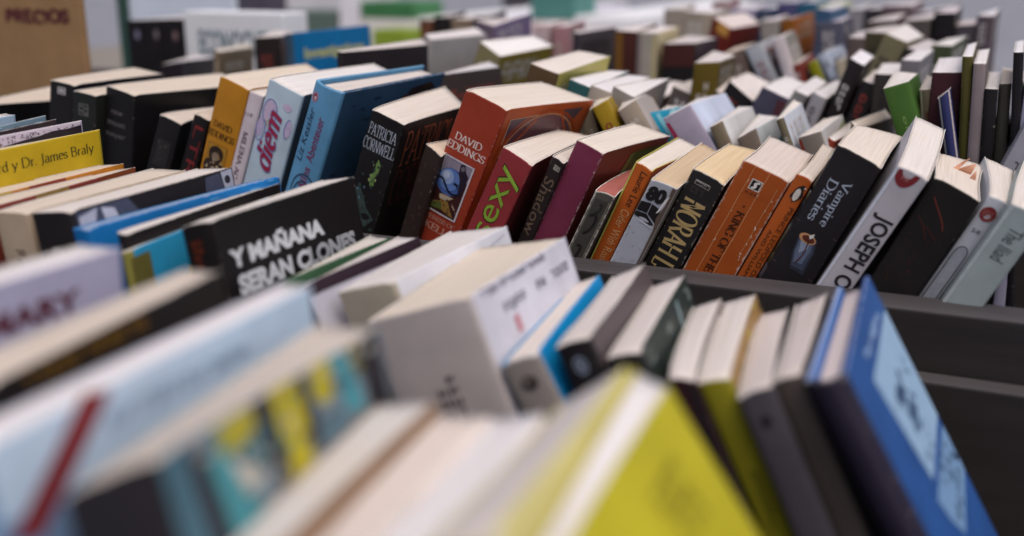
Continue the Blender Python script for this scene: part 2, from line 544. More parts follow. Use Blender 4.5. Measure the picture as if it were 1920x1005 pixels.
def grid_item(box, col, L=0, rough=.45, n=(8, 6)):
    p0, q0, p1, q1 = box
    vs = [(p0 + (p1 - p0) * i / n[0], q0 + (q1 - q0) * j / n[1]) for j in range(n[1] + 1) for i in range(n[0] + 1)]
    fs = [(j * (n[0] + 1) + i, j * (n[0] + 1) + i + 1, (j + 1) * (n[0] + 1) + i + 1, (j + 1) * (n[0] + 1) + i) for j in range(n[1]) for i in range(n[0])]
    return (vs, fs, [L] * len(vs), col, rough)

def poly_item(pts, col, L=0, rough=.45):
    return (list(pts), [tuple(range(len(pts)))], [L] * len(pts), col, rough)

def oval_item(cp, cq, rp, rq, col, L=0, rough=.45, n=24, a0=0, a1=360):
    pts = [(cp + rp * math.cos(math.radians(a0 + (a1 - a0) * i / n)), cq + rq * math.sin(math.radians(a0 + (a1 - a0) * i / n))) for i in range(n + (0 if a1 - a0 >= 360 else 1))]
    return poly_item(pts, col, L, rough)

def line_item(pts, wp, wq, col, L=0, rough=.45):
    """ribbon through face-fraction points, half-widths wp (across) and wq (along)"""
    vs, fs = [], []
    for i, p in enumerate(pts):
        a = pts[max(i - 1, 0)]; c = pts[min(i + 1, len(pts) - 1)]
        dx, dy = (c[0] - a[0]) / wp, (c[1] - a[1]) / wq
        M = math.hypot(dx, dy) or 1
        nx, ny = -dy / M * wp, dx / M * wq
        vs += [(p[0] + nx, p[1] + ny), (p[0] - nx, p[1] - ny)]
    for i in range(len(pts) - 1):
        fs.append((2 * i, 2 * i + 1, 2 * i + 3, 2 * i + 2))
    return (vs, fs, [L] * len(vs), col, rough)

def frame_items(box, wp, wq, col, L=0):
    p0, q0, p1, q1 = box
    return [grid_item((p0, q0, p1, q0 + wq), col, L, n=(4, 1)), grid_item((p0, q1 - wq, p1, q1), col, L, n=(4, 1)),
            grid_item((p0, q0 + wq, p0 + wp, q1 - wq), col, L, n=(1, 6)), grid_item((p1 - wp, q0 + wq, p1, q1 - wq), col, L, n=(1, 6))]

def speckle(seed, box, n, rp, rq, col, L=0, k=7):
    r = random.Random(seed)
    out = []
    for _ in range(n):
        cp, cq = r.uniform(box[0], box[2]), r.uniform(box[1], box[3])
        a = r.uniform(.4, 1); bb = r.uniform(.3, 1)
        pts = [(cp + rp * a * r.uniform(.5, 1) * math.cos(2 * math.pi * i / k), cq + rq * bb * r.uniform(.5, 1) * math.sin(2 * math.pi * i / k)) for i in range(k)]
        pts = [(min(max(p, .01), .99), max(q, .004)) for p, q in pts]
        out.append(poly_item(pts, col, L + _ * .03))
    return out

def make_book(key, d, label, group, sp, fr=None, bk=None, pg='#e6dbcd', hard=False, bow=None, flare=0.0, rough=.00007,
              wear=1.0, gloss=.42, nz=4, decals=(), stock=None, pgk=.45):
    B = Bend(d, bow if bow is not None else (.0025 if hard else .0006), flare)
    root = empty('hardback_book' if hard else 'paperback_book', (B.u, B.v, B.z0 + EYE), (B.be, B.al, B.ga))
    tag(root, label, 'book', group)
    fr = fr or sp; bk = bk or sp
    far = grp_is_far(group)
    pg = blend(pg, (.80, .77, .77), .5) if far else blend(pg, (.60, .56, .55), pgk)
    if not hard and not far:
        rv = random.Random(hash_(key) + 5)
        B.flare += rv.uniform(.0, .0016)
        B.warp = rv.uniform(-.0009, .0009)
        B.bump = (rv.uniform(.0003, .0012), rv.uniform(.0003, .0012))
    if far and not decals and B.v < 1.5 and not (B.v < .8 and abs(B.al) < .1):
        rv = random.Random(hash_(key))
        tone = rv.choice(('#c8c0b4', '#a89a7c', '#2e2a2c', '#8c3c34', '#d4d0cc'))
        decals = [('title', 's', marks(hash_(key), (.25, rv.uniform(.04, .10), .75, rv.uniform(.2, .4)), rv.choice((1, 2)), tone, rv.choice((4, 6, 9)))),
                  ('title', 'f', marks(hash_(key) + 1, (.12, rv.uniform(.03, .07), rv.uniform(.6, .9), rv.uniform(.10, .18)), rv.choice((6, 8, 11)), tone, rv.choice((1, 2))) + [grid_item((.06, .24, .94, .8), rv.choice(('#6c6660', '#8a8c92', '#5a4a40', '#a8a49c')))])]
    card = .0021 if hard else .0004
    card = min(card, d[5] * .2)
    me = cover_mesh(B, card, hard, nz)
    link('cover', me, root, [cover_mat(fr, gloss, wear), cover_mat(sp, gloss, wear), cover_mat(bk, gloss, wear), ink_mat(stock or ('#e4ded6' if not hard else fr), .8)])
    link('page_block', page_mesh(B, card, hard, rough, hash_(key)), root, [page_mat(pg)])
    for name, face, items in decals:
        lay_decal(name, B, face, items, root)
    return root, B

def grp_is_far(g): return g == GB

def blend(hexc, rgb, k):
    return tuple(a + (b - a) * k for a, b in zip(lin(hexc)[:3], rgb)) + (1.0,)

def hash_(s):
    v = 7
    for ch in s: v = (v * 131 + ord(ch)) % 1000003
    return v
# ---------------------------------------------------------------- pavement, table, crates
def sheet(name, lo, hi, z, mat):
    me = bpy.data.meshes.new(name)
    me.from_pydata([(lo[0], lo[1], z), (hi[0], lo[1], z), (hi[0], hi[1], z), (lo[0], hi[1], z)], [], [(0, 1, 2, 3)])
    return link(name, me, None, [mat])
tag(sheet('pavement', (-150, -150), (150, 150), 0.0, plain_mat('#8a8c94', .8, 1.5, .3)), kind='structure')

BLACK = wood_mat('#2a2523', .6)
RIM = wood_mat('#454143', .6)  # lighter tone for upward board faces, standing in partly for light from above
def Z(z): return EYE + z

def table(label, lo, hi, top, mat, group=None):
    t = tag(empty('trestle_table', ((lo[0] + hi[0]) / 2, (lo[1] + hi[1]) / 2, 0)), label, 'table', group)
    w, d = (hi[0] - lo[0]) / 2, (hi[1] - lo[1]) / 2
    box_obj('tabletop', (-w, -d, top - .03), (w, d, top), mat, t, .003)
    for sx in (-1, 1):
        for sy in (-1, 1):
            cx, cy = sx * (w - .08), sy * (d - .08)
            box_obj('leg', (cx - .025, cy - .025, 0), (cx + .025, cy + .025, top - .031), mat, t, .003)
        box_obj('crossbar', (sx * (w - .08) - .012, -d + .106, .30), (sx * (w - .08) + .012, d - .106, .35), mat, t, .002)
    return t
table('long dark table that carries all the book crates', (-1.75, .05), (.95, 1.70), Z(-.3170), wood_mat('#3a3330', .7))

def crate(label, x0, x1, y0, y1, floor, fr, bk, th_f, th_b, bottom, runner=None, dividers=()):
    c = tag(empty('book_crate', ((x0 + x1) / 2, (y0 + y1) / 2, Z(bottom))), label, 'crate', 'black book crates')
    ox, oy, oz = (x0 + x1) / 2, (y0 + y1) / 2, bottom
    def part(name, lo, hi, m=BLACK):
        o = box_obj(name, (lo[0] - ox, lo[1] - oy, lo[2] - oz), (hi[0] - ox, hi[1] - oy, hi[2] - oz), m, c, .0012)
        if m is BLACK_RIM:                    # upward faces greyer: rim wear plus overhead light put into the colour
            o.data.materials.append(RIM)
            for f in o.data.polygons:
                if f.normal.z > .6: f.material_index = 1
        return o
    if fr is not None: part('front_board', (x0, y0, bottom + .001), (x1, y0 + th_f, fr), BLACK_RIM)
    if bk is not None: part('back_board', (x0, y1 - th_b, bottom + .001), (x1, y1, bk), BLACK_RIM)
    ya, yb = y0 + (th_f + .0005 if fr is not None else 0), y1 - (th_b + .0005 if bk is not None else 0)
    sh = max(v for v in (fr, bk) if v is not None)
    part('side_board', (x0, ya, bottom + .001), (x0 + .012, yb, sh))
    part('side_board', (x1 - .012, ya, bottom + .001), (x1, yb, sh))
    part('bottom_board', (x0 + .0125, ya, floor - .010), (x1 - .0125, yb, floor - .0006))
    for y in dividers:
        part('divider', (x0 + .0125, y, floor), (x1 - .0125, y + .008, floor + .06))
    if runner:
        for x in (x0 + .02, x1 - .06):
            part('runner', (x, ya, bottom - runner), (x + .04, yb, bottom + .0005))

# black paint with pale flecks, for boards whose upward faces take the lighter RIM tone
def rim_paint():
    m, nt, b = nodes_of('black_paint')
    tc = N(nt, 'ShaderNodeTexCoord')
    mp = N(nt, 'ShaderNodeMapping'); mp.inputs['Scale'].default_value = (7, 130, 60)
    nt.links.new(tc.outputs['Object'], mp.inputs['Vector'])
    n1 = N(nt, 'ShaderNodeTexNoise', Scale=1.0, Detail=7.0, Roughness=.7)
    nt.links.new(mp.outputs[0], n1.inputs['Vector'])
    n2 = N(nt, 'ShaderNodeTexNoise', Scale=240.0, Detail=5.0, Roughness=.75)
    nt.links.new(tc.outputs['Object'], n2.inputs['Vector'])
    c = mixc(nt, ramp(nt, n1.outputs[0], .3, .75), lin('#231f1e'), lin('#332d2c'))
    c = mixc(nt, ramp(nt, n2.outputs[0], .60, .78, (0, 0, 0, 1), (.6,) * 3 + (1,)), c, lin('#3e393a'))
    nt.links.new(c, b.inputs['Base Color'])
    b.inputs['Roughness'].default_value = .5
    bp = N(nt, 'ShaderNodeBump', Strength=.3, Distance=.0008)
    nt.links.new(n1.outputs[0], bp.inputs['Height'])
    nt.links.new(bp.outputs[0], b.inputs['Normal'])
    return m
BLACK_RIM = rim_paint()
crate('nearest black crate, mostly below the picture', -.60, .34, .085, .262, -.2314, -.155, -.185, .012, .006, -.2434, .0731)
crate('black front crate, its empty right end in view', -.95, .45, .2640, .5190, -.2775, None, -.190, .012, .014, -.2895, .0270)
crate('black middle crate with a broad greyed front rim', -1.02, .42, .5210, .6900, -.2690, -.1603, None, .0246, .01, -.281, .0355)
crate('wide black tray of several rows behind the middle crate', -1.60, .45, .6910, 1.605, -.2690, -.215, -.20, .008, .012, -.281, .0355, (.8640, 1.0400, 1.2200, 1.4100))
# per book: along the row, depth, lean, tip, turn, spine thickness, width, height, fore-edge thickness, top slants, floor
DATA = {
 'black1': (-0.6252, 0.5693, 0.1717, -0.0070, 0.1209, 0.0210, 0.1019, 0.1874, 0.0258, -0.0002, -0.0000, -0.2688),
 'dark2': (-0.5900, 0.5612, 0.1423, -0.0128, 0.0018, 0.0205, 0.1100, 0.1817, 0.0205, -0.0001, -0.0000, -0.2688),
 'newmoon': (-0.5643, 0.5667, 0.1445, -0.0339, 0.0045, 0.0255, 0.1279, 0.1836, 0.0255, 0.0011, 0.0025, -0.2688),
 'black4': (-0.5489, 0.5509, 0.3246, -0.0364, 0.2711, 0.0162, 0.0967, 0.1729, 0.0182, 0.0008, -0.0042, -0.2688),
 'lt5': (-0.5396, 0.5654, 0.3714, -0.0279, 0.0400, 0.0124, 0.1100, 0.1790, 0.0123, 0.0000, -0.0000, -0.2688),
 'amberDE': (-0.5046, 0.5669, 0.3238, -0.0250, 0.0406, 0.0233, 0.1084, 0.1999, 0.0236, 0.0005, 0.0017, -0.2688),
 'milena': (-0.4934, 0.5651, 0.3247, -0.0454, 0.0294, 0.0107, 0.1100, 0.1951, 0.0107, -0.0002, 0.0000, -0.2688),
 'diem': (-0.4600, 0.5586, 0.3574, -0.0115, -0.0036, 0.0267, 0.1290, 0.2020, 0.0266, 0.0005, 0.0002, -0.2688),
 'bluehc': (-0.4334, 0.5580, 0.3736, -0.0068, -0.0279, 0.0212, 0.1324, 0.2059, 0.0191, -0.0002, -0.0010, -0.2688),
 'patricia': (-0.3794, 0.5621, 0.3272, 0.0014, 0.0814, 0.0231, 0.1089, 0.1843, 0.0181, 0.0008, 0.0040, -0.2688),
 'orangeDE': (-0.3313, 0.5731, 0.3793, -0.0593, -0.0951, 0.0304, 0.1144, 0.1992, 0.0398, -0.0003, -0.0026, -0.2688),
 'sexy': (-0.3026, 0.5491, 0.4303, -0.0176, 0.0350, 0.0206, 0.1061, 0.1738, 0.0207, 0.0007, -0.0032, -0.2688),
 'shadow': (-0.2804, 0.5663, 0.3950, 0.0121, -0.0132, 0.0084, 0.1100, 0.1724, 0.0084, 0.0004, -0.0000, -0.2688),
 'wine': (-0.2622, 0.5619, 0.3995, -0.0500, -0.0429, 0.0180, 0.1128, 0.1791, 0.0235, 0.0000, -0.0016, -0.2688),
 'worn': (-0.2423, 0.5419, 0.4180, -0.0182, 0.0684, 0.0117, 0.0923, 0.1578, 0.0121, -0.0010, -0.0047, -0.2688),
 'laurie': (-0.2287, 0.5555, 0.4020, -0.0349, 0.0068, 0.0108, 0.1073, 0.1725, 0.0166, 0.0002, -0.0002, -0.2688),
 'eighty': (-0.2128, 0.5471, 0.4312, 0.0196, 0.0156, 0.0151, 0.1100, 0.1675, 0.0149, -0.0010, -0.0000, -0.2688),
 'norah': (-0.1893, 0.5525, 0.4237, -0.0121, 0.0290, 0.0193, 0.1083, 0.1700, 0.0194, 0.0001, -0.0025, -0.2688),
 'king': (-0.1604, 0.5535, 0.4392, -0.0349, 0.0295, 0.0271, 0.1085, 0.1741, 0.0279, -0.0007, -0.0012, -0.2688),
 'leopold': (-0.1496, 0.5564, 0.4395, -0.0102, 0.0202, 0.0092, 0.1098, 0.1767, 0.0063, -0.0006, -0.0003, -0.2688),
 'vampire': (-0.1187, 0.5534, 0.4293, -0.0368, 0.0044, 0.0246, 0.1256, 0.1865, 0.0269, 0.0002, -0.0033, -0.2688),
 'joseph': (-0.1045, 0.5541, 0.4749, 0.0566, 0.0172, 0.0158, 0.1297, 0.1884, 0.0193, -0.0007, -0.0007, -0.2688),
 'lestat': (-0.0673, 0.5490, 0.4361, -0.0282, 0.0044, 0.0240, 0.1091, 0.1739, 0.0235, 0.0004, -0.0026, -0.2688),
 'fiftyeight': (-0.0592, 0.5583, 0.4597, -0.0086, -0.0129, 0.0090, 0.1074, 0.1744, 0.0174, -0.0003, -0.0006, -0.2688),
 'iliad': (-0.0393, 0.5440, 0.4497, 0.0156, -0.0516, 0.0169, 0.1280, 0.1708, 0.0166, -0.0001, -0.0000, -0.2688),
 'bluewhite': (-0.5078, 0.3378, -0.0000, 0.0247, 0.0015, 0.0056, 0.1064, 0.1922, 0.0053, 0.0007, 0.0002, -0.2776),
 'greyblue': (-0.4959, 0.3398, -0.0214, 0.0217, 0.0031, 0.0183, 0.1067, 0.1892, 0.0183, 0.0009, -0.0031, -0.2776),
 'darkthin': (-0.4776, 0.3351, -0.0213, 0.0239, 0.0034, 0.0124, 0.1060, 0.1889, 0.0124, 0.0005, -0.0027, -0.2776),
 'speckled': (-0.4652, 0.3369, -0.0178, 0.0068, -0.0036, 0.0140, 0.1062, 0.1912, 0.0140, -0.0008, -0.0016, -0.2776),
 'braly': (-0.4513, 0.3347, -0.0124, 0.0052, 0.0011, 0.0139, 0.1058, 0.1878, 0.0139, -0.0006, -0.0014, -0.2776),
 'cream1': (-0.4313, 0.3322, -0.0474, 0.0038, 0.0021, 0.0162, 0.1054, 0.1711, 0.0161, 0.0004, -0.0006, -0.2776),
 'cream2': (-0.4150, 0.3287, -0.0473, 0.0112, 0.0047, 0.0139, 0.1049, 0.1701, 0.0138, 0.0007, -0.0008, -0.2776),
 'tan8': (-0.3754, 0.3317, -0.1302, 0.0087, 0.0208, 0.0200, 0.1041, 0.1718, 0.0199, 0.0007, 0.0011, -0.2776),
 'black9': (-0.3433, 0.3272, -0.1588, 0.0061, -0.0094, 0.0238, 0.1074, 0.1754, 0.0214, 0.0004, 0.0006, -0.2776),
 'blue10': (-0.3192, 0.3242, -0.1575, 0.0159, -0.1085, 0.0111, 0.1155, 0.1715, 0.0116, 0.0002, -0.0004, -0.2776),
 'black11': (-0.3075, 0.3288, -0.0993, 0.0100, -0.0093, 0.0055, 0.1049, 0.1699, 0.0053, 0.0006, -0.0006, -0.2776),
 'cyan12': (-0.3019, 0.3261, -0.0998, 0.0259, -0.0068, 0.0051, 0.0929, 0.1641, 0.0049, -0.0003, -0.0019, -0.2776),
 'clones': (-0.2637, 0.3327, -0.1814, -0.0032, 0.0012, 0.0172, 0.1050, 0.1767, 0.0172, -0.0006, 0.0001, -0.2776),
 'green': (-0.2008, 0.3363, -0.3616, -0.0329, 0.1004, 0.0090, 0.0985, 0.1604, 0.0082, -0.0010, 0.0020, -0.2776),
 'purple': (-0.1867, 0.3331, -0.3769, -0.0248, 0.0533, 0.0098, 0.1011, 0.1619, 0.0094, -0.0009, 0.0017, -0.2776),
 'white16': (-0.1704, 0.3448, -0.3703, -0.0064, 0.0104, 0.0268, 0.1065, 0.1599, 0.0286, 0.0011, 0.0028, -0.2776),
 'grey': (-0.1396, 0.3195, -0.3723, -0.0015, 0.0360, 0.0439, 0.1040, 0.1606, 0.0416, 0.0006, 0.0036, -0.2776),
 'blue18': (-0.0731, 0.3290, -0.4771, 0.0087, 0.1029, 0.0150, 0.0995, 0.1579, 0.0103, 0.0003, 0.0003, -0.2776),
 'black19': (-0.0570, 0.3300, -0.4383, -0.0195, 0.1139, 0.0130, 0.1015, 0.1638, 0.0156, 0.0004, -0.0003, -0.2776),
 'black20': (-0.0427, 0.3298, -0.4144, -0.0297, 0.1342, 0.0119, 0.0997, 0.1605, 0.0135, 0.0005, 0.0000, -0.2776),
 'maroon21': (-0.0246, 0.3289, -0.3986, -0.0508, 0.1775, 0.0082, 0.0981, 0.1547, 0.0124, 0.0016, 0.0001, -0.2776),
 'olive22': (-0.0087, 0.3341, -0.4453, -0.0271, 0.1392, 0.0108, 0.1010, 0.1567, 0.0140, 0.0012, 0.0006, -0.2776),
 'grey23': (0.0043, 0.3261, -0.4371, -0.0502, 0.1453, 0.0122, 0.0990, 0.1561, 0.0114, -0.0005, 0.0007, -0.2776),
 'grey24': (0.0173, 0.3301, -0.4407, -0.0379, 0.0828, 0.0094, 0.1006, 0.1616, 0.0138, 0.0001, -0.0004, -0.2776),
 'blue25': (0.0437, 0.3303, -0.5149, 0.0287, 0.0233, 0.0126, 0.1052, 0.1708, 0.0135, 0.0012, 0.0000, -0.2776),
 'lavender': (-0.2622, 0.1604, -0.0000, -0.0091, -0.0035, 0.0157, 0.0865, 0.1448, 0.0157, -0.0004, -0.0003, -0.2314),
 'blackgold': (-0.1840, 0.1592, -0.1792, 0.0305, 0.0267, 0.0115, 0.0863, 0.1422, 0.0113, 0.0020, 0.0008, -0.2314),
 'lightblue': (-0.1652, 0.1303, -0.0939, 0.0105, 0.0114, 0.0086, 0.1143, 0.1412, 0.0085, 0.0008, 0.0003, -0.2314),
 'teal': (-0.1331, 0.1403, -0.1932, 0.0125, 0.0384, 0.0274, 0.0916, 0.1361, 0.0172, -0.0041, 0.0014, -0.2314),
 'tanpage': (-0.0786, 0.1438, -0.4022, 0.0225, 0.0761, 0.0152, 0.0837, 0.1274, 0.0156, 0.0006, 0.0019, -0.2314),
 'peach': (-0.0618, 0.1455, -0.4061, 0.0246, 0.0730, 0.0123, 0.0840, 0.1265, 0.0123, 0.0017, 0.0022, -0.2314),
 'white7': (-0.0426, 0.1505, -0.4491, 0.0345, 0.0734, 0.0137, 0.0847, 0.1283, 0.0137, 0.0027, 0.0014, -0.2314),
 'cream8': (-0.0275, 0.1530, -0.4518, -0.0043, 0.0222, 0.0193, 0.0852, 0.1388, 0.0197, -0.0007, -0.0021, -0.2314),
 'yellow9': (0.0217, 0.1645, -0.6023, 0.0451, 0.0395, 0.0047, 0.0874, 0.1534, 0.0043, 0.0013, 0.0041, -0.2314),
 'black0': (-0.7111, 0.5581, 0.2366, -0.0152, 0.1200, 0.0220, 0.1014, 0.1695, 0.0208, -0.0030, 0.0031, -0.2688),
 'smallbrown': (-0.3475, 0.5628, 0.3121, -0.0269, 0.0900, 0.0120, 0.0974, 0.1650, 0.0120, 0.0017, -0.0060, -0.2688),
 'blackB': (-0.4622, 0.7146, 0.0265, 0.0022, -0.0866, 0.0060, 0.1221, 0.2024, 0.0057, 0.0003, 0.0025, -0.2688),
 'brownB': (-0.3605, 0.7149, -0.1475, -0.0008, -0.0067, 0.0097, 0.1199, 0.1872, 0.0095, -0.0004, 0.0029, -0.2688),
 'yellowpages': (-0.3310, 0.7145, 0.2765, 0.0223, 0.0167, 0.0224, 0.1124, 0.2010, 0.0265, 0.0004, -0.0018, -0.2688),
 'whiteB1': (-0.3088, 0.7155, 0.2869, -0.0120, 0.0695, 0.0170, 0.1130, 0.1914, 0.0168, 0.0005, -0.0023, -0.2688),
 'whiteB2': (-0.2917, 0.7154, 0.2917, -0.0105, 0.0552, 0.0175, 0.1132, 0.1881, 0.0174, 0.0003, -0.0020, -0.2688),
 'whiteB3': (-0.2736, 0.7154, 0.2814, -0.0173, 0.0548, 0.0171, 0.1124, 0.1865, 0.0168, 0.0014, -0.0033, -0.2688),
 'beigeB0': (-0.2011, 0.7006, -0.3055, -0.0079, 0.2182, 0.0103, 0.1074, 0.1760, 0.0094, -0.0013, 0.0015, -0.2688),
 'yellowspine': (-0.1512, 0.7009, -0.4805, -0.0195, 0.2631, 0.0122, 0.1056, 0.1967, 0.0103, -0.0003, 0.0040, -0.2688),
 'beigeB2': (-0.1187, 0.7010, -0.5438, -0.0185, 0.2273, 0.0141, 0.1056, 0.2026, 0.0122, -0.0004, 0.0039, -0.2688),
 'cyan': (-0.1345, 0.7004, -0.4883, -0.0141, 0.0152, 0.0120, 0.1072, 0.1819, 0.0120, -0.0032, 0.0031, -0.2688),
 'purplewhite': (-0.0813, 0.7009, -0.6005, -0.0189, 0.0378, 0.0209, 0.1165, 0.2015, 0.0196, 0.0008, 0.0039, -0.2688),
 'beigeB3': (-0.0845, 0.7006, -0.4506, -0.0091, 0.0263, 0.0095, 0.1080, 0.1814, 0.0089, -0.0004, 0.0019, -0.2688),
 'beigeB4': (-0.0821, 0.7006, -0.3772, -0.0149, 0.0571, 0.0135, 0.1067, 0.1700, 0.0127, -0.0014, 0.0031, -0.2688),
 'beigeB5': (-0.0473, 0.7010, -0.4018, -0.0115, 0.0569, 0.0051, 0.1076, 0.1854, 0.0044, -0.0001, 0.0022, -0.2688),
 'taupeB6': (-0.0433, 0.7006, -0.3738, -0.0172, -0.0066, 0.0150, 0.1071, 0.1709, 0.0127, 0.0001, 0.0005, -0.2688),
 'whitered': (-0.1128, 0.7114, 0.1804, -0.0541, -0.0287, 0.0045, 0.1027, 0.1597, 0.0040, 0.0008, 0.0034, -0.2688),
 'creamlong': (-0.0769, 0.7159, 0.0377, -0.0488, -0.1036, 0.0058, 0.1152, 0.1668, 0.0055, 0.0022, 0.0027, -0.2688),
 'greenB': (0.0141, 0.7154, -0.3546, -0.0151, 0.0134, 0.0155, 0.1081, 0.2044, 0.0148, 0.0001, 0.0031, -0.2688),
 'bentbeige': (-0.0082, 0.7403, -0.1488, -0.0118, -0.0114, 0.0136, 0.0779, 0.1917, 0.0133, -0.0003, 0.0033, -0.2688),
 'indigo': (0.0175, 0.7201, -0.2197, -0.0002, 0.0002, 0.0080, 0.1100, 0.1937, 0.0080, -0.0026, 0.0000, -0.2688),
 'maroontall': (-0.0113, 0.7354, 0.0006, 0.0025, 0.0089, 0.0183, 0.1203, 0.2019, 0.0184, -0.0004, -0.0006, -0.2688),
 'olivetall': (0.0017, 0.7250, -0.0679, 0.0037, -0.0052, 0.0060, 0.1203, 0.2133, 0.0060, 0.0001, -0.0007, -0.2688),
 'taupetall': (0.0038, 0.7220, -0.0461, 0.0028, -0.0105, 0.0072, 0.1203, 0.2093, 0.0073, 0.0000, -0.0005, -0.2688),
 'blacktall': (0.0093, 0.7201, -0.0349, -0.0003, -0.0137, 0.0073, 0.1200, 0.1943, 0.0073, 0.0001, 0.0000, -0.2688),
 'greyolive': (0.0180, 0.7252, -0.0399, -0.0051, -0.0208, 0.0070, 0.1195, 0.1972, 0.0070, -0.0002, 0.0009, -0.2688),
 'blacktall2': (0.0335, 0.7201, -0.0823, 0.0017, -0.0265, 0.0057, 0.1102, 0.2173, 0.0058, 0.0001, -0.0004, -0.2688),
 'lavtall': (0.0298, 0.7201, 0.0151, -0.0001, 0.0003, 0.0082, 0.1200, 0.1957, 0.0082, -0.0002, 0.0000, -0.2688),
 'greyW': (-0.0193, 0.7000, 0.3471, -0.0001, -0.0001, 0.0167, 0.1200, 0.1809, 0.0167, 0.0015, 0.0000, -0.2688),
 'creamC0': (-0.2987, 0.8852, 0.3111, -0.0104, 0.0479, 0.0175, 0.1132, 0.1660, 0.0173, 0.0001, -0.0020, -0.2688),
 'creamC1': (-0.2688, 0.8851, 0.3102, -0.0105, 0.0430, 0.0239, 0.1133, 0.1682, 0.0237, 0.0008, -0.0020, -0.2688),
 'creamC2': (-0.2466, 0.8850, 0.3308, -0.0083, 0.0332, 0.0277, 0.1137, 0.1710, 0.0275, 0.0009, -0.0016, -0.2688),
 'creamC3': (-0.2508, 0.8850, 0.4626, -0.0038, 0.0544, 0.0256, 0.1142, 0.1797, 0.0256, 0.0027, -0.0007, -0.2688),
 'slate': (-0.2150, 0.8849, 0.4490, -0.0077, -0.0052, 0.0287, 0.1140, 0.1771, 0.0283, -0.0008, -0.0015, -0.2688),
 'whiteC5': (-0.2088, 0.8850, 0.4587, 0.0004, 0.0008, 0.0119, 0.1150, 0.1840, 0.0119, -0.0003, 0.0001, -0.2688),
 'whiteC6': (-0.1671, 0.8849, 0.3222, -0.0025, -0.0312, 0.0119, 0.1148, 0.1736, 0.0117, 0.0006, -0.0005, -0.2688),
 'bigblack': (-0.1479, 0.8850, 0.3126, -0.0087, 0.0247, 0.0124, 0.1090, 0.2014, 0.0132, 0.0010, 0.0009, -0.2688),
 'blackC8': (-0.1291, 0.8850, 0.3048, -0.0039, 0.0115, 0.0129, 0.1095, 0.1844, 0.0128, -0.0001, -0.0008, -0.2688),
 'whiteC9': (-0.0581, 0.8850, 0.0226, -0.0031, 0.0334, 0.0237, 0.1096, 0.1849, 0.0237, -0.0003, -0.0006, -0.2688),
 'Investig': (-0.6257, 0.8851, -0.0347, 0.0011, 0.0444, 0.0082, 0.1594, 0.2020, 0.0081, -0.0004, -0.0002, -0.2688),
 'blackthin': (-0.6703, 0.8854, -0.0000, -0.0074, 0.4175, 0.0260, 0.1061, 0.1975, 0.0248, -0.0009, 0.0015, -0.2688),
 'tanC': (-0.7297, 0.8857, 0.0643, -0.0131, 0.3029, 0.0057, 0.1041, 0.1823, 0.0049, 0.0010, 0.0026, -0.2688),
 'lowblack': (-0.7926, 0.8855, -0.0000, -0.0095, 0.3331, 0.0221, 0.1038, 0.1675, 0.0211, -0.0018, 0.0019, -0.2688),
 'thickgrey': (-0.4994, 0.8849, 0.1420, -0.0091, 0.0131, 0.0073, 0.1187, 0.2044, 0.0124, 0.0020, 0.0027, -0.2688),
 'brightwhite': (-0.4650, 0.8849, 0.3416, -0.0003, -0.0486, 0.0243, 0.1154, 0.2021, 0.0249, 0.0026, 0.0006, -0.2688),
 'olivegold': (-0.2172, 0.8851, 0.0860, -0.0051, 0.0862, 0.0209, 0.1090, 0.1889, 0.0207, -0.0017, 0.0010, -0.2688),
 'vol1': (-0.9675, 1.0599, 0.0067, -0.0004, 0.0103, 0.0307, 0.1200, 0.1996, 0.0307, -0.0006, 0.0000, -0.2688),
 'vol2': (-0.9395, 1.0599, 0.0148, -0.0006, 0.0078, 0.0286, 0.1200, 0.2008, 0.0286, -0.0007, 0.0000, -0.2688),
 'vol3': (-0.9088, 1.0599, 0.0114, -0.0005, 0.0077, 0.0289, 0.1200, 0.2021, 0.0289, -0.0006, 0.0000, -0.2688),
 'purpleD': (-0.4851, 1.0598, 0.0006, 0.0175, 0.0567, 0.0220, 0.1207, 0.2072, 0.0219, 0.0032, -0.0032, -0.2688),
 'darkgreyD': (-0.3935, 1.0601, 0.0175, -0.0017, -0.0168, 0.0058, 0.1200, 0.1994, 0.0058, 0.0009, 0.0003, -0.2688),
 'browntall': (-0.3272, 1.0601, 0.0006, 0.0072, 0.1041, 0.0219, 0.1199, 0.2020, 0.0217, 0.0005, -0.0014, -0.2688),
 'creamtall': (-0.3064, 1.0601, 0.0095, -0.0009, 0.0854, 0.0207, 0.1194, 0.2008, 0.0205, 0.0002, 0.0001, -0.2688),
 'blackbrown': (-0.2656, 1.0600, 0.0014, -0.0045, 0.0451, 0.0338, 0.1193, 0.1911, 0.0337, -0.0009, 0.0008, -0.2688),
 'tanD': (-0.1840, 1.0601, -0.2983, -0.0011, 0.0766, 0.0242, 0.1095, 0.1893, 0.0239, -0.0005, 0.0002, -0.2688),
 'whiteD1': (-0.1135, 1.0602, -0.4983, -0.0002, 0.0433, 0.0165, 0.1097, 0.2131, 0.0164, 0.0005, 0.0001, -0.2688),
 'whiteD2': (-0.1140, 1.0601, -0.3660, -0.0000, 0.0694, 0.0115, 0.1097, 0.2108, 0.0113, -0.0001, -0.0000, -0.2688),
 'limeD': (-0.0764, 1.0601, -0.4218, 0.0062, 0.0015, 0.0096, 0.1108, 0.1927, 0.0099, -0.0003, -0.0012, -0.2688),
 'palebluewhite': (-0.0377, 1.0603, -0.5395, -0.0047, -0.0056, 0.0099, 0.1095, 0.2129, 0.0096, 0.0001, 0.0011, -0.2688),
 'taupeD': (-0.1043, 1.0599, 0.0006, 0.0090, 0.0211, 0.0154, 0.1108, 0.2014, 0.0153, 0.0003, -0.0018, -0.2688),
 'oliveD': (-0.0844, 1.0600, 0.0006, 0.0065, -0.0279, 0.0205, 0.1107, 0.2066, 0.0206, 0.0002, -0.0013, -0.2688),
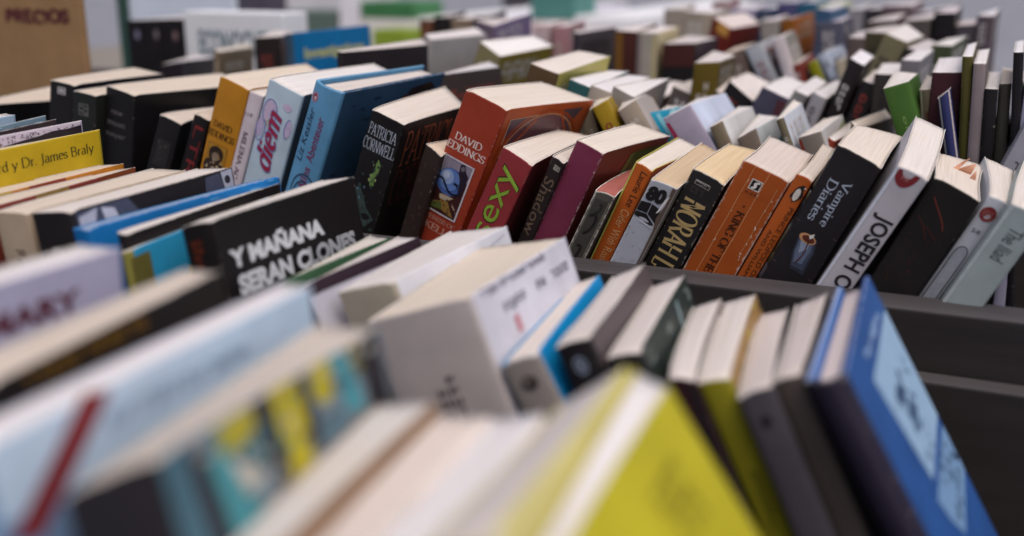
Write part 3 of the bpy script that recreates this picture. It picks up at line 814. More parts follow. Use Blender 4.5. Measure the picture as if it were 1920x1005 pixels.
 'whiteD8': (-0.1397, 1.0598, 0.3539, 0.0129, -0.0823, 0.0212, 0.1116, 0.2123, 0.0215, 0.0003, 0.0026, -0.2688),
 'darkD9': (-0.0904, 1.0599, 0.2233, 0.0057, -0.1048, 0.0194, 0.1111, 0.1941, 0.0192, -0.0001, 0.0011, -0.2688),
 'redE': (-0.3140, 1.2397, 0.2282, 0.0014, -0.0901, 0.0241, 0.1210, 0.2055, 0.0222, 0.0037, 0.0042, -0.2688),
 'orangeE': (-0.1863, 1.2400, -0.1316, 0.0093, -0.0241, 0.0150, 0.1208, 0.2092, 0.0152, -0.0003, -0.0017, -0.2688),
 'blacktallE': (-0.0330, 1.2399, 0.0006, 0.0134, -0.0300, 0.0210, 0.1110, 0.2181, 0.0211, -0.0004, -0.0027, -0.2688),
 'greyE': (-0.0131, 1.2400, 0.0006, 0.0059, -0.0317, 0.0187, 0.1105, 0.2059, 0.0188, -0.0007, -0.0012, -0.2688),
 'taupeE': (0.0044, 1.2399, 0.0006, 0.0148, -0.0507, 0.0165, 0.1112, 0.2159, 0.0166, -0.0001, -0.0030, -0.2688),
 'blueE': (-0.1608, 1.2400, 0.0069, 0.0048, -0.0415, 0.0165, 0.1105, 0.2195, 0.0166, 0.0011, -0.0010, -0.2688),
 'creamE': (-0.2970, 1.2400, 0.0189, 0.0031, 0.0246, 0.0342, 0.1100, 0.2136, 0.0341, 0.0010, -0.0006, -0.2688),
 'whiteE1': (-0.2131, 1.2400, -0.1170, 0.0060, 0.0584, 0.0205, 0.1102, 0.2063, 0.0204, 0.0004, -0.0012, -0.2688),
 'purpleE': (-0.1502, 1.2400, -0.1224, 0.0075, 0.0109, 0.0283, 0.1105, 0.2062, 0.0283, 0.0007, -0.0015, -0.2688),
 'maroonE': (-0.0917, 1.2399, 0.0006, 0.0174, -0.0227, 0.0299, 0.1115, 0.2085, 0.0300, -0.0013, -0.0035, -0.2688),
 'lightgreyE': (-0.0569, 1.2399, 0.0006, 0.0146, -0.0477, 0.0293, 0.1113, 0.2102, 0.0295, -0.0012, -0.0029, -0.2688),
 'far00': (-0.3851, 1.4601, 0.0006, 0.0123, 0.1115, 0.0259, 0.1202, 0.2081, 0.0256, -0.0004, -0.0023, -0.2688),
 'far01': (-0.3467, 1.4601, 0.0006, 0.0117, 0.0888, 0.0354, 0.1203, 0.2044, 0.0351, -0.0005, -0.0022, -0.2688),
 'far02': (-0.3238, 1.4601, 0.0006, 0.0135, 0.0790, 0.0211, 0.1204, 0.2175, 0.0209, -0.0004, -0.0025, -0.2688),
 'far03': (-0.2864, 1.4601, 0.0006, 0.0124, 0.0569, 0.0347, 0.1205, 0.2096, 0.0345, -0.0005, -0.0023, -0.2688),
 'far04': (-0.2585, 1.4600, -0.1234, 0.0089, 0.0402, 0.0248, 0.1203, 0.2099, 0.0248, 0.0008, -0.0017, -0.2688),
 'far05': (-0.2310, 1.4600, -0.1250, 0.0102, 0.0257, 0.0246, 0.1204, 0.2187, 0.0246, 0.0008, -0.0019, -0.2688),
 'far06': (-0.2050, 1.4600, -0.1243, 0.0102, 0.0112, 0.0243, 0.1205, 0.2190, 0.0244, 0.0008, -0.0019, -0.2688),
 'far07': (-0.1782, 1.4600, 0.0006, 0.0129, -0.0032, 0.0279, 0.1208, 0.2154, 0.0279, -0.0005, -0.0024, -0.2688),
 'far08': (-0.1512, 1.4600, -0.1191, 0.0086, -0.0224, 0.0276, 0.1206, 0.2115, 0.0278, 0.0009, -0.0016, -0.2688),
 'far09': (-0.1340, 1.4599, 0.0286, 0.0127, -0.0303, 0.0195, 0.1209, 0.2120, 0.0196, -0.0006, -0.0024, -0.2688),
 'far10': (-0.0901, 1.4599, 0.0006, 0.0131, -0.0540, 0.0369, 0.1210, 0.2166, 0.0371, -0.0005, -0.0024, -0.2688),
 'far11': (-0.0635, 1.4599, -0.1182, 0.0083, -0.0698, 0.0228, 0.1208, 0.2092, 0.0231, 0.0007, -0.0015, -0.2688),
 'far12': (-0.0459, 1.4599, 0.0006, 0.0120, -0.0782, 0.0188, 0.1210, 0.2135, 0.0190, -0.0004, -0.0022, -0.2688),
 'brownE': (-0.6665, 1.2401, -0.0393, 0.0080, 0.2795, 0.0177, 0.1185, 0.1980, 0.0170, -0.0000, -0.0015, -0.2688),
 'jet': (-0.6468, 1.2402, -0.0297, 0.0055, 0.2671, 0.0190, 0.1185, 0.2023, 0.0183, -0.0001, -0.0011, -0.2688),
 'tanE': (-0.5994, 1.2403, 0.0006, 0.0054, 0.2488, 0.0269, 0.1186, 0.2006, 0.0262, -0.0004, -0.0011, -0.2688),
 'greyEa': (-0.5754, 1.2403, 0.0006, 0.0082, 0.2368, 0.0200, 0.1190, 0.2042, 0.0193, -0.0006, -0.0016, -0.2688),
 'pinkE': (-0.4933, 1.2403, 0.0006, 0.0067, 0.1947, 0.0190, 0.1172, 0.1951, 0.0183, -0.0003, -0.0013, -0.2688),
 'roseE': (-0.4693, 1.2402, 0.0006, 0.0065, 0.1747, 0.0194, 0.1193, 0.1944, 0.0189, -0.0004, -0.0013, -0.2688),
 'rustD': (-0.1131, 1.0600, -0.3231, 0.0047, 0.0428, 0.0110, 0.1104, 0.1825, 0.0110, -0.0009, -0.0010, -0.2688),
 'creamD': (-0.0733, 1.0600, -0.3098, 0.0022, 0.0128, 0.0129, 0.1102, 0.1870, 0.0130, -0.0007, -0.0004, -0.2688),
 'mossD': (-0.0391, 1.0599, 0.0563, 0.0092, -0.0919, 0.0171, 0.1113, 0.1965, 0.0173, -0.0003, -0.0019, -0.2688),
 'ashC': (-0.0523, 0.8849, 0.0363, 0.0037, -0.0430, 0.0138, 0.1105, 0.1964, 0.0139, -0.0001, -0.0007, -0.2688),
}
# ---------------------------------------------------------------- the books: look and lettering of each one
GM, GF, GN = 'books leaning in the middle crate', 'books standing in the front crate', 'books in the nearest crate'
GB = 'books in the crates farther back'
T, G, P, O, LN, FR, SP = text_item, grid_item, poly_item, oval_item, line_item, frame_items, speckle
def marks(seed, box, n, col, rows=1, L=0):
    """rows of small rubbed letter shapes, each built from a few pen strokes"""
    r = random.Random(seed); out = []
    p0, q0, p1, q1 = box
    for k in range(rows):
        a, b = q0 + (q1 - q0) * k / rows, q0 + (q1 - q0) * (k + .74) / rows
        step = (p1 - p0) / n
        for i in range(n):
            if r.random() < .10: continue
            x0, x1 = p0 + step * i, p0 + step * (i + r.uniform(.62, .80))
            sw, sq = (x1 - x0) * .13, (b - a) * .09
            m = (a + b) / 2
            kind = r.randrange(5)
            if kind in (0, 1, 3): out.append(LN([(x0 + sw, a), (x0 + sw, b)], sw, sq, col, L))
            if kind in (0, 2): out.append(LN(arc((x0 + x1) / 2, m, (x1 - x0) * .42, (b - a) * .44, 0, 360, 12), sw, sq, col, L + .3))
            if kind in (1, 4): out.append(LN([(x0, a + sq), (x1, a + sq)], sw, sq, col, L + .3))
            if kind in (1, 3): out.append(LN([(x0, m), (x1, m)], sw, sq, col, L + .6))
            if kind in (3, 4): out.append(LN([(x1 - sw, a), (x1 - sw, b)], sw, sq, col, L + .9))
    return out

ST = {}
def S(key, label, grp, sp, **kw): ST[key] = (label, grp, sp, kw)

# middle crate, left to right
S('black0', 'low black paperback under the edge of the cardboard price sign', GM, '#1c1a1c', pg='#d6c3a8')
S('black1', 'thick black paperback at the left end, small white emblem near its spine top', GM, '#1d1b1d', pg='#d8c6ac', bow=.001,
  decals=[('emblem', 's', FR((.36, .018, .68, .046), .06, .004, '#b9b6b4') + [O(.52, .032, .09, .008, '#b9b6b4')])])
S('dark2', 'narrow dark grey paperback tucked low beside the thick black novel', GM, '#252724', pg='#d6c4aa',
  decals=[('emblem', 's', FR((.3, .042, .72, .088), .05, .004, '#6d6c68') + [LN([(.38, .05), (.64, .06), (.4, .07), (.66, .082)], .05, .003, '#6d6c68')])])
S('newmoon', 'big black paperback with dim three-line lower-case title on its spine', GM, '#1b191b', pg='#dccbb2', bow=.001,
  decals=[('title', 's', [T('new', (.26, .082, .66, .098), 'h', '#6e6a69', 'f'), T('moon', (.14, .126, .74, .142), 'h', '#6e6a69', 'f')]),
          ('author_name', 's', [T('meyer', (.08, .172, .78, .192), 'h', '#6e6a69', 'f')])])
S('black4', 'shorter black paperback with a faint grey panel, right of the big black one', GM, '#1d1b1d', pg='#d9c9b4',
  decals=[('picture', 's', [G((.2, .09, .8, .2), '#2c2a2b')] + SP(3, (.25, .1, .75, .19), 9, .1, .012, '#3d3a3b', 1))])
S('lt5', 'slim black paperback with dull red capitals, left of the amber novel', GM, '#1e1a1b', pg='#d3bfa6',
  decals=[('title', 's', [T('LTR', (.3, .04, .85, .25), 'down', '#7c2a2c', 'f')])])
S('amberDE', 'amber yellow paperback with black author name and a round dark picture', GM, '#bd8124', fr='#a86a1c', pg='#e6d3b6', bow=.001,
  decals=[('author_name', 's', [T('DAVID', (.15, .148, .80, .170), 'h', '#2a1a12'), T('EDDINGS', (.04, .182, .94, .205), 'h', '#2a1a12')]),
          ('picture', 's', [G((.12, .226, .80, .42), '#b0822f')] + FR((.12, .226, .80, .42), .02, .002, '#6d4a1c', 1) +
           [O(.46, .262, .26, .030, '#33251f', 2), O(.46, .27, .12, .016, '#8d7a66', 3), O(.3, .31, .2, .028, '#3a2a24', 3), O(.62, .315, .18, .03, '#35261f', 3), O(.46, .325, .12, .02, '#b3a48f', 4), O(.5, .38, .3, .035, '#2e221f', 3)] + SP(5, (.18, .24, .76, .40), 26, .06, .010, '#5b4634', 4) + SP(6, (.2, .28, .7, .36), 12, .05, .008, '#cdb894', 5))])
S('milena', 'thin pale pink paperback between the amber and the flowered novels', GM, '#cfc2c8', fr='#3b2228', pg='#e6ddd2',
  decals=[('number', 's', [T('119', (.12, .073, .66, .086), 'h', '#4a3c42')]), ('author_name', 's', [T('MILENA AG', (.32, .140, .68, .318), 'down', '#6b565c')])])
S('diem', 'pale blue paperback with pink flowers and red script lettering', GM, '#b9cbd8', fr='#4a5058', pg='#f0eeec', bow=.0016,
  decals=[('picture', 's', [O(.28, .100, .20, .040, '#c9bfd8'), O(.28, .100, .17, .034, '#cdb9d2', 1), O(.1, .16, .1, .034, '#c0b0d0', 1), O(.30, .135, .06, .012, '#d6cf8e', 2), O(.86, .125, .09, .03, '#c4b4d2', 1), O(.72, .06, .12, .012, '#cdbcd6', 1)] +
            [LN(arc(.28, .100, .21, .042, 0, 360, 30), .016, .0016, '#8d8fc0', 3), LN(arc(.12, .165, .14, .04, -60, 200, 20), .016, .0016, '#8d8fc0', 3), LN(arc(.88, .125, .10, .032, 90, 270, 16), .016, .0016, '#8d8fc0', 3), LN(arc(.30, .15, .06, .02, 0, 360, 16), .012, .0014, '#8d8fc0', 3)]),
          ('title', 's', [T('diem', (.17, .086, .71, .291), 'up', '#7f86b8', L=4, skew=.35, thick=.24, thin=.12, serif=.04, pen=25), T('diem', (.19, .089, .69, .288), 'up', '#a02c4a', L=6, skew=.35, thick=.17, thin=.07, serif=.03, pen=25)])])
S('bluehc', 'blue hardback with raised cover edges and a pink dot at the spine top', GM, '#5f97bd', fr='#33506c', bk='#6aa0c4', pg='#ddd2ca', hard=True, stock='#5f97bd',
  decals=[('emblem', 's', [O(.22, .045, .12, .016, '#b98a9c'), O(.22, .045, .08, .011, '#8d3f52', 1), O(.24, .047, .04, .006, '#d9c8d0', 2)]),
          ('author_name', 's', [T('Liz Kessler', (.14, .080, .36, .255), 'up', '#27384e', 'f', skew=.18)]),
          ('title', 's', [T('Abenteuer', (.50, .095, .74, .246), 'up', '#7a3a60', 'f', skew=.15, bold=.015), T('Alles', (.50, .262, .74, .345), 'up', '#7a3a60', 'f', skew=.15, bold=.015)]),
          ('picture', 's', [LN(arc(.62, .34, .36, .05, 160, 380, 26), .02, .003, '#35506c', 1), LN(arc(.62, .35, .24, .036, 160, 380, 26), .02, .003, '#35506c', 1)]),
          ('cover_picture', 'f', SP(8, (.05, .03, .95, .3), 14, .05, .008, '#2a3a52') + [O(.78, .045, .14, .020, '#2b2326', 2), O(.84, .03, .05, .008, '#3b2a22', 3), O(.62, .06, .04, .008, '#5a2c26', 3)])])
S('patricia', 'black paperback with tall pale two-line author name and green wisps', GM, '#1d1b1c', fr='#231d1c', pg='#eadfd0', bow=.0014,
  decals=[('author_name', 's', [T('PATRICIA', (.07, .040, .93, .082), 'h', '#b9c2cf', thick=.10, thin=.045), T('CORNWELL', (.01, .092, .985, .134), 'h', '#b9c2cf', thick=.10, thin=.045)]),
          ('picture', 's', [P([(.60, .15), (.70, .17), (.68, .20), (.60, .22), (.66, .245), (.54, .25), (.48, .215), (.58, .195), (.56, .17)], '#6c8a4c'),
            P([(.12, .29), (.30, .27), (.44, .29), (.62, .33), (.9, .36), (.7, .40), (.4, .36), (.2, .34)], '#3c4a48')] + SP(11, (.1, .16, .9, .40), 22, .07, .012, '#35423f', 2) + SP(12, (.2, .26, .5, .33), 8, .06, .01, '#57707c', 4) + SP(13, (.45, .155, .7, .24), 6, .03, .01, '#9ab070', 5)),
          ('cover_title', 'f', [T('PATRICIA', (.10, .035, .97, .168), 'h', '#a85c40', thick=.075, thin=.04), T('CORNWELL', (.08, .178, 1.0, .315), 'h', '#743a2c', L=2, thick=.06, thin=.035)] + SP(14, (.1, .33, .8, .5), 18, .06, .014, '#46362e', 2))])
S('orangeDE', 'thick orange red paperback with a framed picture of a blue orb', GM, '#993a26', fr='#b3542a', pg='#ecdfcc', bow=.0006, wear=1.2,
  decals=[('author_name', 's', [T('DAVID', (.14, .132, .80, .156), 'h', '#e8d3cb'), T('EDDINGS', (.02, .164, .95, .189), 'h', '#e8d3cb')]),
          ('picture', 's', [G((.08, .212, .82, .402), '#3e1f20'), G((.11, .217, .79, .27), '#8d8494', 1)] + FR((.08, .212, .82, .402), .035, .0045, '#cfc6cc', 6) +
            [O(.40, .290, .32, .045, '#46609c', 2, n=30), O(.36, .284, .25, .036, '#5f7db8', 3), O(.30, .278, .16, .024, '#90a6cf', 4), O(.27, .273, .08, .012, '#b9c6de', 5),
             LN(bez((.10, .292), (.30, .268), (.40, .36), (.74, .305), n=20), .022, .0032, '#1b1c2c', 6), P([(.50, .222), (.60, .215), (.66, .235), (.76, .25), (.74, .30), (.66, .318), (.60, .27), (.52, .25)], '#2a2030', 5), P([(.60, .285), (.52, .283), (.48, .29), (.56, .292), (.62, .30)], '#1b1c2c', 6),
             O(.58, .232, .05, .008, '#6d6570', 6), P([(.22, .340), (.40, .333), (.62, .334), (.50, .350), (.58, .365), (.74, .394), (.40, .385), (.14, .385), (.12, .372), (.34, .360)], '#8a6a34', 3), P([(.26, .338), (.60, .334), (.46, .352), (.30, .352)], '#b3a58e', 4), P([(.14, .375), (.36, .362), (.44, .384), (.16, .392)], '#56602e', 4), P([(.62, .35), (.76, .37), (.77, .376), (.62, .358)], '#a98a78', 4)] + SP(21, (.14, .335, .76, .392), 20, .04, .005, '#3a2018', 5)),
          ('title', 's', [T('SEERESS OF', (.06, .414, .86, .428), 'h', '#b98a7a'), T('* KELL', (.02, .438, .76, .462), 'h', '#c79a8a')]),
          ('cover_picture', 'f', [P([(.08, .04), (.36, .037), (.22, .075), (.08, .12)], '#5e4a55'), P([(.66, .026), (.90, .024), (.84, .06), (.74, .085)], '#5b4a50')] +
            [O(.50, .17, .40, .135, '#6c4a4e', 0, n=40), LN(arc(.50, .17, .40, .135, 180, 360, 40), .008, .0022, '#c98a5c', 2), LN(arc(.50, .17, .44, .146, 180, 360, 40), .012, .004, '#a84a22', 1), LN(arc(.50, .17, .30, .10, 180, 360, 30), .006, .002, '#8d6a62', 2), LN([(.08, .122), (.08, .038), (.38, .035)], .006, .0016, '#d0a07a', 3), LN([(.12, .16), (.38, .05)], .010, .003, '#b9562a', 3), LN([(.64, .03), (.80, .12)], .010, .003, '#b9562a', 3)] + SP(22, (.25, .06, .75, .16), 20, .03, .006, '#4a3034', 3))])
S('sexy', 'dark red paperback with big lime green lettering running up its spine', GM, '#8f3438', fr='#5a2024', pg='#e8dccb',
  decals=[('title', 's', [T('sexy', (.235, .045, .955, .318), 'up', '#2c2418', L=0, thick=.34, thin=.26, pen=0, serif=.17), T('sexy', (.26, .050, .93, .312), 'up', '#86a83a', L=2, thick=.265, thin=.175, pen=0, serif=.14)])])
S('shadow', 'thin dark brown paperback between the lime-lettered and the wine red novels', GM, '#2c2222', pg='#d8ccbe',
  decals=[('title', 's', [T('Shadow', (.12, .075, .90, .30), 'down', '#6a5848', 'f', bold=.01)]), ('emblem', 's', [G((.45, .022, .9, .042), '#a79f96'), T('ET', (.5, .025, .85, .039), 'down', '#33292a', 'f', L=2)])])
S('wine', 'plain wine red paperback with a white cover edge and cream pages', GM, '#702c44', fr='#6c2c26', pg='#eee2cf', wear=1.6, stock='#efe9e2', flare=.002,
  decals=[('cover_picture', 'f', [P([(.50, .035), (.99, .03), (.99, .16), (.42, .16)], '#3c4a26', 1), P([(.46, .04), (.52, .034), (.44, .165), (.38, .165)], '#5c6a34', 2)])])
S('worn', 'small battered grey cloth book with rubbed corners and a brick red top edge', GM, '#4c4842', fr='#3a3430', pg='#a8645c', pgk=.0, bow=.0012, wear=2.2, gloss=.75, rough=.0003,
  decals=[('picture', 's', [G((.14, .03, .86, .99), '#3f3d38')] + [LN(bez((.3, .10), (.8, .06), (.75, .16), (.35, .17), n=12), .07, .006, '#1f1d1c', 1), LN(bez((.35, .22), (.9, .2), (.2, .30), (.75, .31), n=12), .07, .006, '#201e1d', 1), LN(bez((.5, .05), (.7, .04), (.7, .08), (.45, .085), n=8), .05, .005, '#262422', 1), LN([(.14, .03), (.14, .6)], .025, .004, '#6d675c', 2), LN([(.88, .03), (.86, .6)], .03, .004, '#6d675c', 2)])])
S('laurie', 'orange paperback with black author name and a lime cover edge', GM, '#b3581f', bk='#b6b24a', pg='#efe4d3', stock='#c9c460', flare=.0015,
  decals=[('author_name', 's', [T('Laurie Lee', (.50, .020, .88, .148), 'down', '#2e2018', 'f')]), ('title', 's', [T('Cider With Rosie', (.42, .160, .88, .365), 'down', '#c99a6c', 'f')]),
          ('cover_edge', 's', [G((.0, .004, .09, .6), '#b9b65a', 0, n=(1, 6))])])
S('eighty', 'torn grey paperback with black blocks across the top of its spine', GM, '#a3a6b0', fr='#8a8478', pg='#cdb493', pgk=.1, wear=2.0, rough=.00035,
  decals=[('number', 's', [T('80', (.08, .020, .80, .074), 'h', '#1e1b1c', 'f', L=3, bold=.07)]),
          ('picture', 's', [P([(.03, .084), (.42, .079), (.43, .116), (.02, .118)], '#1e1b1c', 1), P([(.45, .080), (.82, .088), (.86, .140), (.46, .117)], '#1e1b1c', 1), P([(.02, .121), (.43, .119), (.84, .146), (.70, .152), (.02, .137)], '#242122', 1),
             P([(.84, .004), (.995, .004), (.995, .30), (.93, .30), (.90, .16), (.80, .12), (.90, .07)], '#5d4e44', 2), P([(.80, .05), (.9, .035), (.88, .06), (.78, .10), (.72, .105)], '#dcd8d6', 4), P([(.28, .145), (.84, .155), (.84, .16), (.3, .151)], '#c3c5cc', 3)] + SP(31, (.05, .16, .85, .36), 12, .05, .006, '#8e9098', 2) + SP(32, (.3, .345, .8, .36), 5, .08, .004, '#332e2c', 3))])
S('norah', 'black paperback with tall gold capitals running down its spine', GM, '#242122', pg='#e0c79c', pgk=.15, wear=1.4,
  decals=[('author_name', 's', [T('NORAH L', (.15, .094, .84, .352), 'down', '#b39b6a', thick=.20, thin=.05, serif=.07)]),
          ('emblem', 's', FR((.22, .028, .68, .044), .02, .002, '#8f8a84') + [T('FAWCETT', (.25, .0275, .65, .0345), 'h', '#c9c4bc', 'f', L=2, bold=.02), T('CREST', (.34, .0375, .58, .0425), 'h', '#8f8a84', 'f', L=2)] + marks(4, (.2, .052, .62, .075), 7, '#4a4543', 3))])
S('king', 'thick brown orange paperback with long white creases down its spine', GM, '#9a4a1b', fr='#8e4218', pg='#e2d2c6', wear=2.0, bow=.0004,
  decals=[('emblem', 's', [G((.34, .040, .57, .074), '#cfc8c0'), G((.36, .0435, .55, .0705), '#1f1b1a', 1), LN(bez((.52, .046), (.34, .056), (.56, .058), (.40, .069), n=12), .03, .003, '#d8d2ca', 2), T('RIER', (.33, .082, .60, .090), 'h', '#4a2412', 'f', L=1)]),
          ('title', 's', [T('* KING OF THE', (.38, .128, .56, .375), 'down', '#3c1c0e', thick=.17, thin=.06)]),
          ('crease', 's', [LN([(.27 + .004 * math.sin(k * 2.1), .004 + .045 * k) for k in range(10)], .006, .004, '#c98e60', 1), LN([(.585 + .004 * math.sin(k * 1.7), .004 + .045 * k) for k in range(10)], .006, .004, '#c98e60', 1), LN([(.86 + .006 * math.sin(k * 1.3), .04 + .03 * k) for k in range(9)], .006, .004, '#b98258', 1)] + SP(41, (.84, .06, .90, .30), 12, .014, .007, '#e6d8c8', 3) + SP(42, (.26, .05, .29, .4), 7, .008, .008, '#dcc0a2', 3) + SP(43, (.57, .05, .60, .4), 7, .008, .008, '#dcc0a2', 3))])
S('leopold', 'narrow orange paperback with a white penguin emblem at the spine top', GM, '#a8521e', pg='#e4d6c6', stock='#d6c6b4',
  decals=[('emblem', 's', [O(.62, .057, .26, .026, '#2a211e'), O(.60, .060, .17, .021, '#cfc8be', 1), O(.72, .034, .12, .009, '#2a211e', 2), P([(.80, .030), (.95, .033), (.82, .037)], '#cfc8be', 3), P([(.86, .045), (.98, .062), (.90, .074), (.84, .06)], '#2a211e', 1), P([(.38, .052), (.28, .068), (.36, .078), (.42, .064)], '#2a211e', 1), P([(.48, .080), (.62, .081), (.56, .087)], '#2a211e', 2)]),
          ('title', 's', [T('PRINCE LEOPOLD OF', (.62, .104, .90, .36), 'down', '#4c2814', 'f'), T('AND WILLIAM JAMES', (.20, .19, .48, .44), 'down', '#4c2814', 'f')])])
S('vampire', 'thick black paperback with pale script title and a lit candle', GM, '#211d20', pg='#ece0cf', bow=.0008,
  decals=[('title', 's', [T('Vampire', (.44, .078, .67, .222), 'down', '#a7b1c1', thick=.12, thin=.055), T('Diaries', (.20, .090, .41, .222), 'down', '#a7b1c1', thick=.12, thin=.055)]),
          ('picture', 's', [LN([(.01, .238), (.99, .238)], .01, .0009, '#5c4450'), LN([(.01, .375), (.99, .375)], .01, .0009, '#5c4450'),
             P([(.24, .275), (.64, .262), (.72, .30), (.74, .372), (.42, .372), (.30, .33)], '#2c2f3a', 1), P([(.27, .278), (.61, .266), (.68, .30), (.68, .36), (.42, .362), (.32, .325)], '#3f4658', 1.5), P([(.30, .28), (.58, .27), (.62, .30), (.60, .345), (.42, .35), (.34, .32)], '#5c667c', 2), P([(.34, .285), (.54, .278), (.54, .30), (.42, .32)], '#8792a8', 3), O(.44, .272, .19, .014, '#b98a62', 4), O(.46, .272, .14, .010, '#5a2a20', 5), P([(.44, .262), (.52, .250), (.54, .262), (.48, .270)], '#d3d0cc', 6), LN(bez((.5, .275), (.48, .30), (.58, .31), (.46, .35), n=12), .012, .002, '#4a2420', 6)])])
S('joseph', 'white grey paperback with black capitals and a dark red half disc', GM, '#b9b5bb', pg='#efe9e2', fr='#d6d2d2', flare=-.001,
  decals=[('emblem', 's', [O(.40, .004, .36, .046, '#7c2a2e', 0, n=24, a0=0, a1=180), T('P.S.', (.30, .016, .52, .030), 'h', '#b98a88', 'f', L=2)]),
          ('author_name', 's', [T('JOSEPH O', (.20, .138, .90, .375), 'down', '#2b282b', 'f', L=1, bold=.025)]), ('cover_edge', 's', [G((.0, .004, .08, .6), '#d6dae6', 0, n=(1, 6))])])
S('lestat', 'thick black paperback with thin rust red scratches, beside the grey white one', GM, '#201c1c', pg='#e9dccb', wear=.8,
  decals=[('title', 's', [LN(bez((.20, .052), (.34, .075), (.60, .095), (.70, .125), n=12), .012, .0022, '#6a3026', 1), LN(bez((.12, .12), (.3, .13), (.4, .15), (.5, .17), n=8), .008, .0016, '#4a2620', 1), LN(bez((.3, .14), (.5, .13), (.55, .16), (.7, .155), n=8), .008, .0016, '#4a2620', 1)] + SP(51, (.15, .15, .7, .34), 16, .02, .007, '#48241e', 2))])
S('fiftyeight', 'thin grey white paperback with a dark red disc on its spine', GM, '#b7bac2', pg='#ece3da', fr='#3a3a40',
  decals=[('emblem', 's', [O(.50, .052, .42, .023, '#7c2c2e')] + marks(61, (.22, .042, .78, .064), 4, '#a86a68', 3, 2)), ('number', 's', [T('58', (.26, .103, .74, .116), 'h', '#5c5a60', 'f')]),
          ('picture', 's', [LN(arc(.5, .19, .34, .026, 180, 360, 20) + [(.84, .45)], .03, .0016, '#5c5c66', 1), LN([(.16, .19), (.16, .45)], .03, .0016, '#5c5c66', 1), P(arc(.5, .192, .30, .022, 180, 360, 16) + [(.80, .45), (.20, .45)], '#a9acb6', 0)])])
S('iliad', 'pale grey green paperback with dark rotated title at the right end', GM, '#9aa5a5', pg='#e6ded6', fr='#8a9494',
  decals=[('title', 's', [T('The Iliad', (.34, .058, .74, .162), 'down', '#4c5254', 'f')]), ('cover_edge', 's', [G((.0, .004, .10, .6), '#b3bcbe', 0, n=(1, 6))])])

# front crate, rear row
S('bluewhite', 'thin bluish white book farthest back on the left of the front crate', GF, '#8aa0b4', pg='#d8d4d0')
S('greyblue', 'paperback with a mottled grey blue cover behind the yellow one', GF, '#6f8796', pg='#cdc9c4', decals=[('cover_picture', 'f', SP(71, (.3, .005, .99, .03), 18, .06, .006, '#a9c0cc') + SP(72, (.3, .01, .95, .06), 10, .05, .006, '#3f4c58', 2))])
S('darkthin', 'dark brown paperback between the mottled blue and the speckled covers', GF, '#32282a', pg='#7c6c66')
S('speckled', 'lilac white paperback speckled with ragged black blots', GF, '#c4b8c6', pg='#b9a9b4', decals=[('cover_picture', 'f', [P([(.30, .06), (.48, .03), (.60, .024), (.72, .02), (.80, .014), (.9, .016), (.99, .012), (.99, .06)], '#2a2026')] + SP(73, (.35, .008, .98, .034), 150, .009, .0030, '#2a2026', 1) + SP(74, (.30, .02, .5, .045), 8, .02, .007, '#7a5a5a', 2))])
S('braly', 'bright yellow paperback cover with dark serif author names', GF, '#c9ab22', pg='#efe6d4', wear=.7, stock='#e6d9b4', decals=[('author_name', 'f', [T('rd y Dr. James Braly', (.345, .033, .945, .0685), 'h', '#3f3d22', thick=.115, thin=.05, serif=.06)])])
S('cream1', 'cream paged paperback with an orange and brown cover edge, in front of the yellow one', GF, '#b9893a', fr='#b9782a', pg='#d8c2a4', decals=[('cover_picture', 'f', [G((.40, .0, .62, .06), '#8e3a22', n=(3, 2)), G((.05, .0, .3, .06), '#c9a63a', n=(3, 2)), G((.86, .0, .99, .06), '#c07c22', n=(3, 2))])])
S('cream2', 'cream paged paperback with a maroon cover edge', GF, '#9a6a4a', fr='#8a4034', pg='#d8c4a8', decals=[('cover_picture', 'f', [G((.35, .0, .55, .06), '#a88a52', n=(3, 2)), G((.75, .0, .99, .06), '#8a4a2a', n=(3, 2))])])
S('tan8', 'blank tan paperback with a broad cut-page top', GF, '#b3a08a', pg='#dccab0', fr='#b9a48c', decals=[('title', 's', marks(81, (.45, .10, .75, .22), 2, '#4a423c', 5))])
S('black9', 'black paperback with blue grey ornaments at both ends of its cover', GF, '#211d1f', pg='#e6ddd4', bow=.001, decals=[('emblem', 's', [O(.5, .10, .16, .014, '#8d8a86'), O(.5, .135, .12, .008, '#6a6866')] + marks(82, (.3, .17, .7, .2), 3, '#6a6866', 2)),
   ('cover_picture', 'f', [P([(.02, .004), (.30, .004), (.36, .05), (.30, .11), (.02, .11)], '#4c5064'), P([(.03, .02), (.13, .008), (.10, .06), (.14, .1), (.03, .11)], '#b6b8c8', 1), P([(.15, .01), (.22, .02), (.26, .09), (.17, .07)], '#c4c6d4', 1), P([(.80, .01), (.90, .006), (.93, .07), (.78, .07)], '#4a4e62'), P([(.91, .005), (.99, .003), (.99, .08), (.93, .08)], '#b0b4c4', 1), O(.95, .03, .02, .012, '#33303a', 3)])])
S('blue10', 'bright cobalt blue paperback with rounded shiny cover edge', GF, '#1f74b8', pg='#2f7fbc', stock='#3f8cc8', gloss=.25, decals=[('cover_picture', 'f', SP(83, (.5, .003, .98, .03), 10, .05, .004, '#5aa6d8') + [G((.6, .05, .75, .09), '#33405a', 1)])])
S('black11', 'thin black paperback with a white cut edge before the cobalt one', GF, '#1f1b1d', pg='#e6dfd8', stock='#e6e0da')
S('cyan12', 'small sky blue booklet with yellow letters', GF, '#8a8440', fr='#2f98c4', pg='#d6cbb8', decals=[('title', 'f', marks(84, (.35, .10, .97, .16), 5, '#c9b43a')), ('cover_picture', 'f', [G((.03, .17, .97, .5), '#8c8f96'), G((.0, .02, .12, .5), '#6a6434', 1)])])
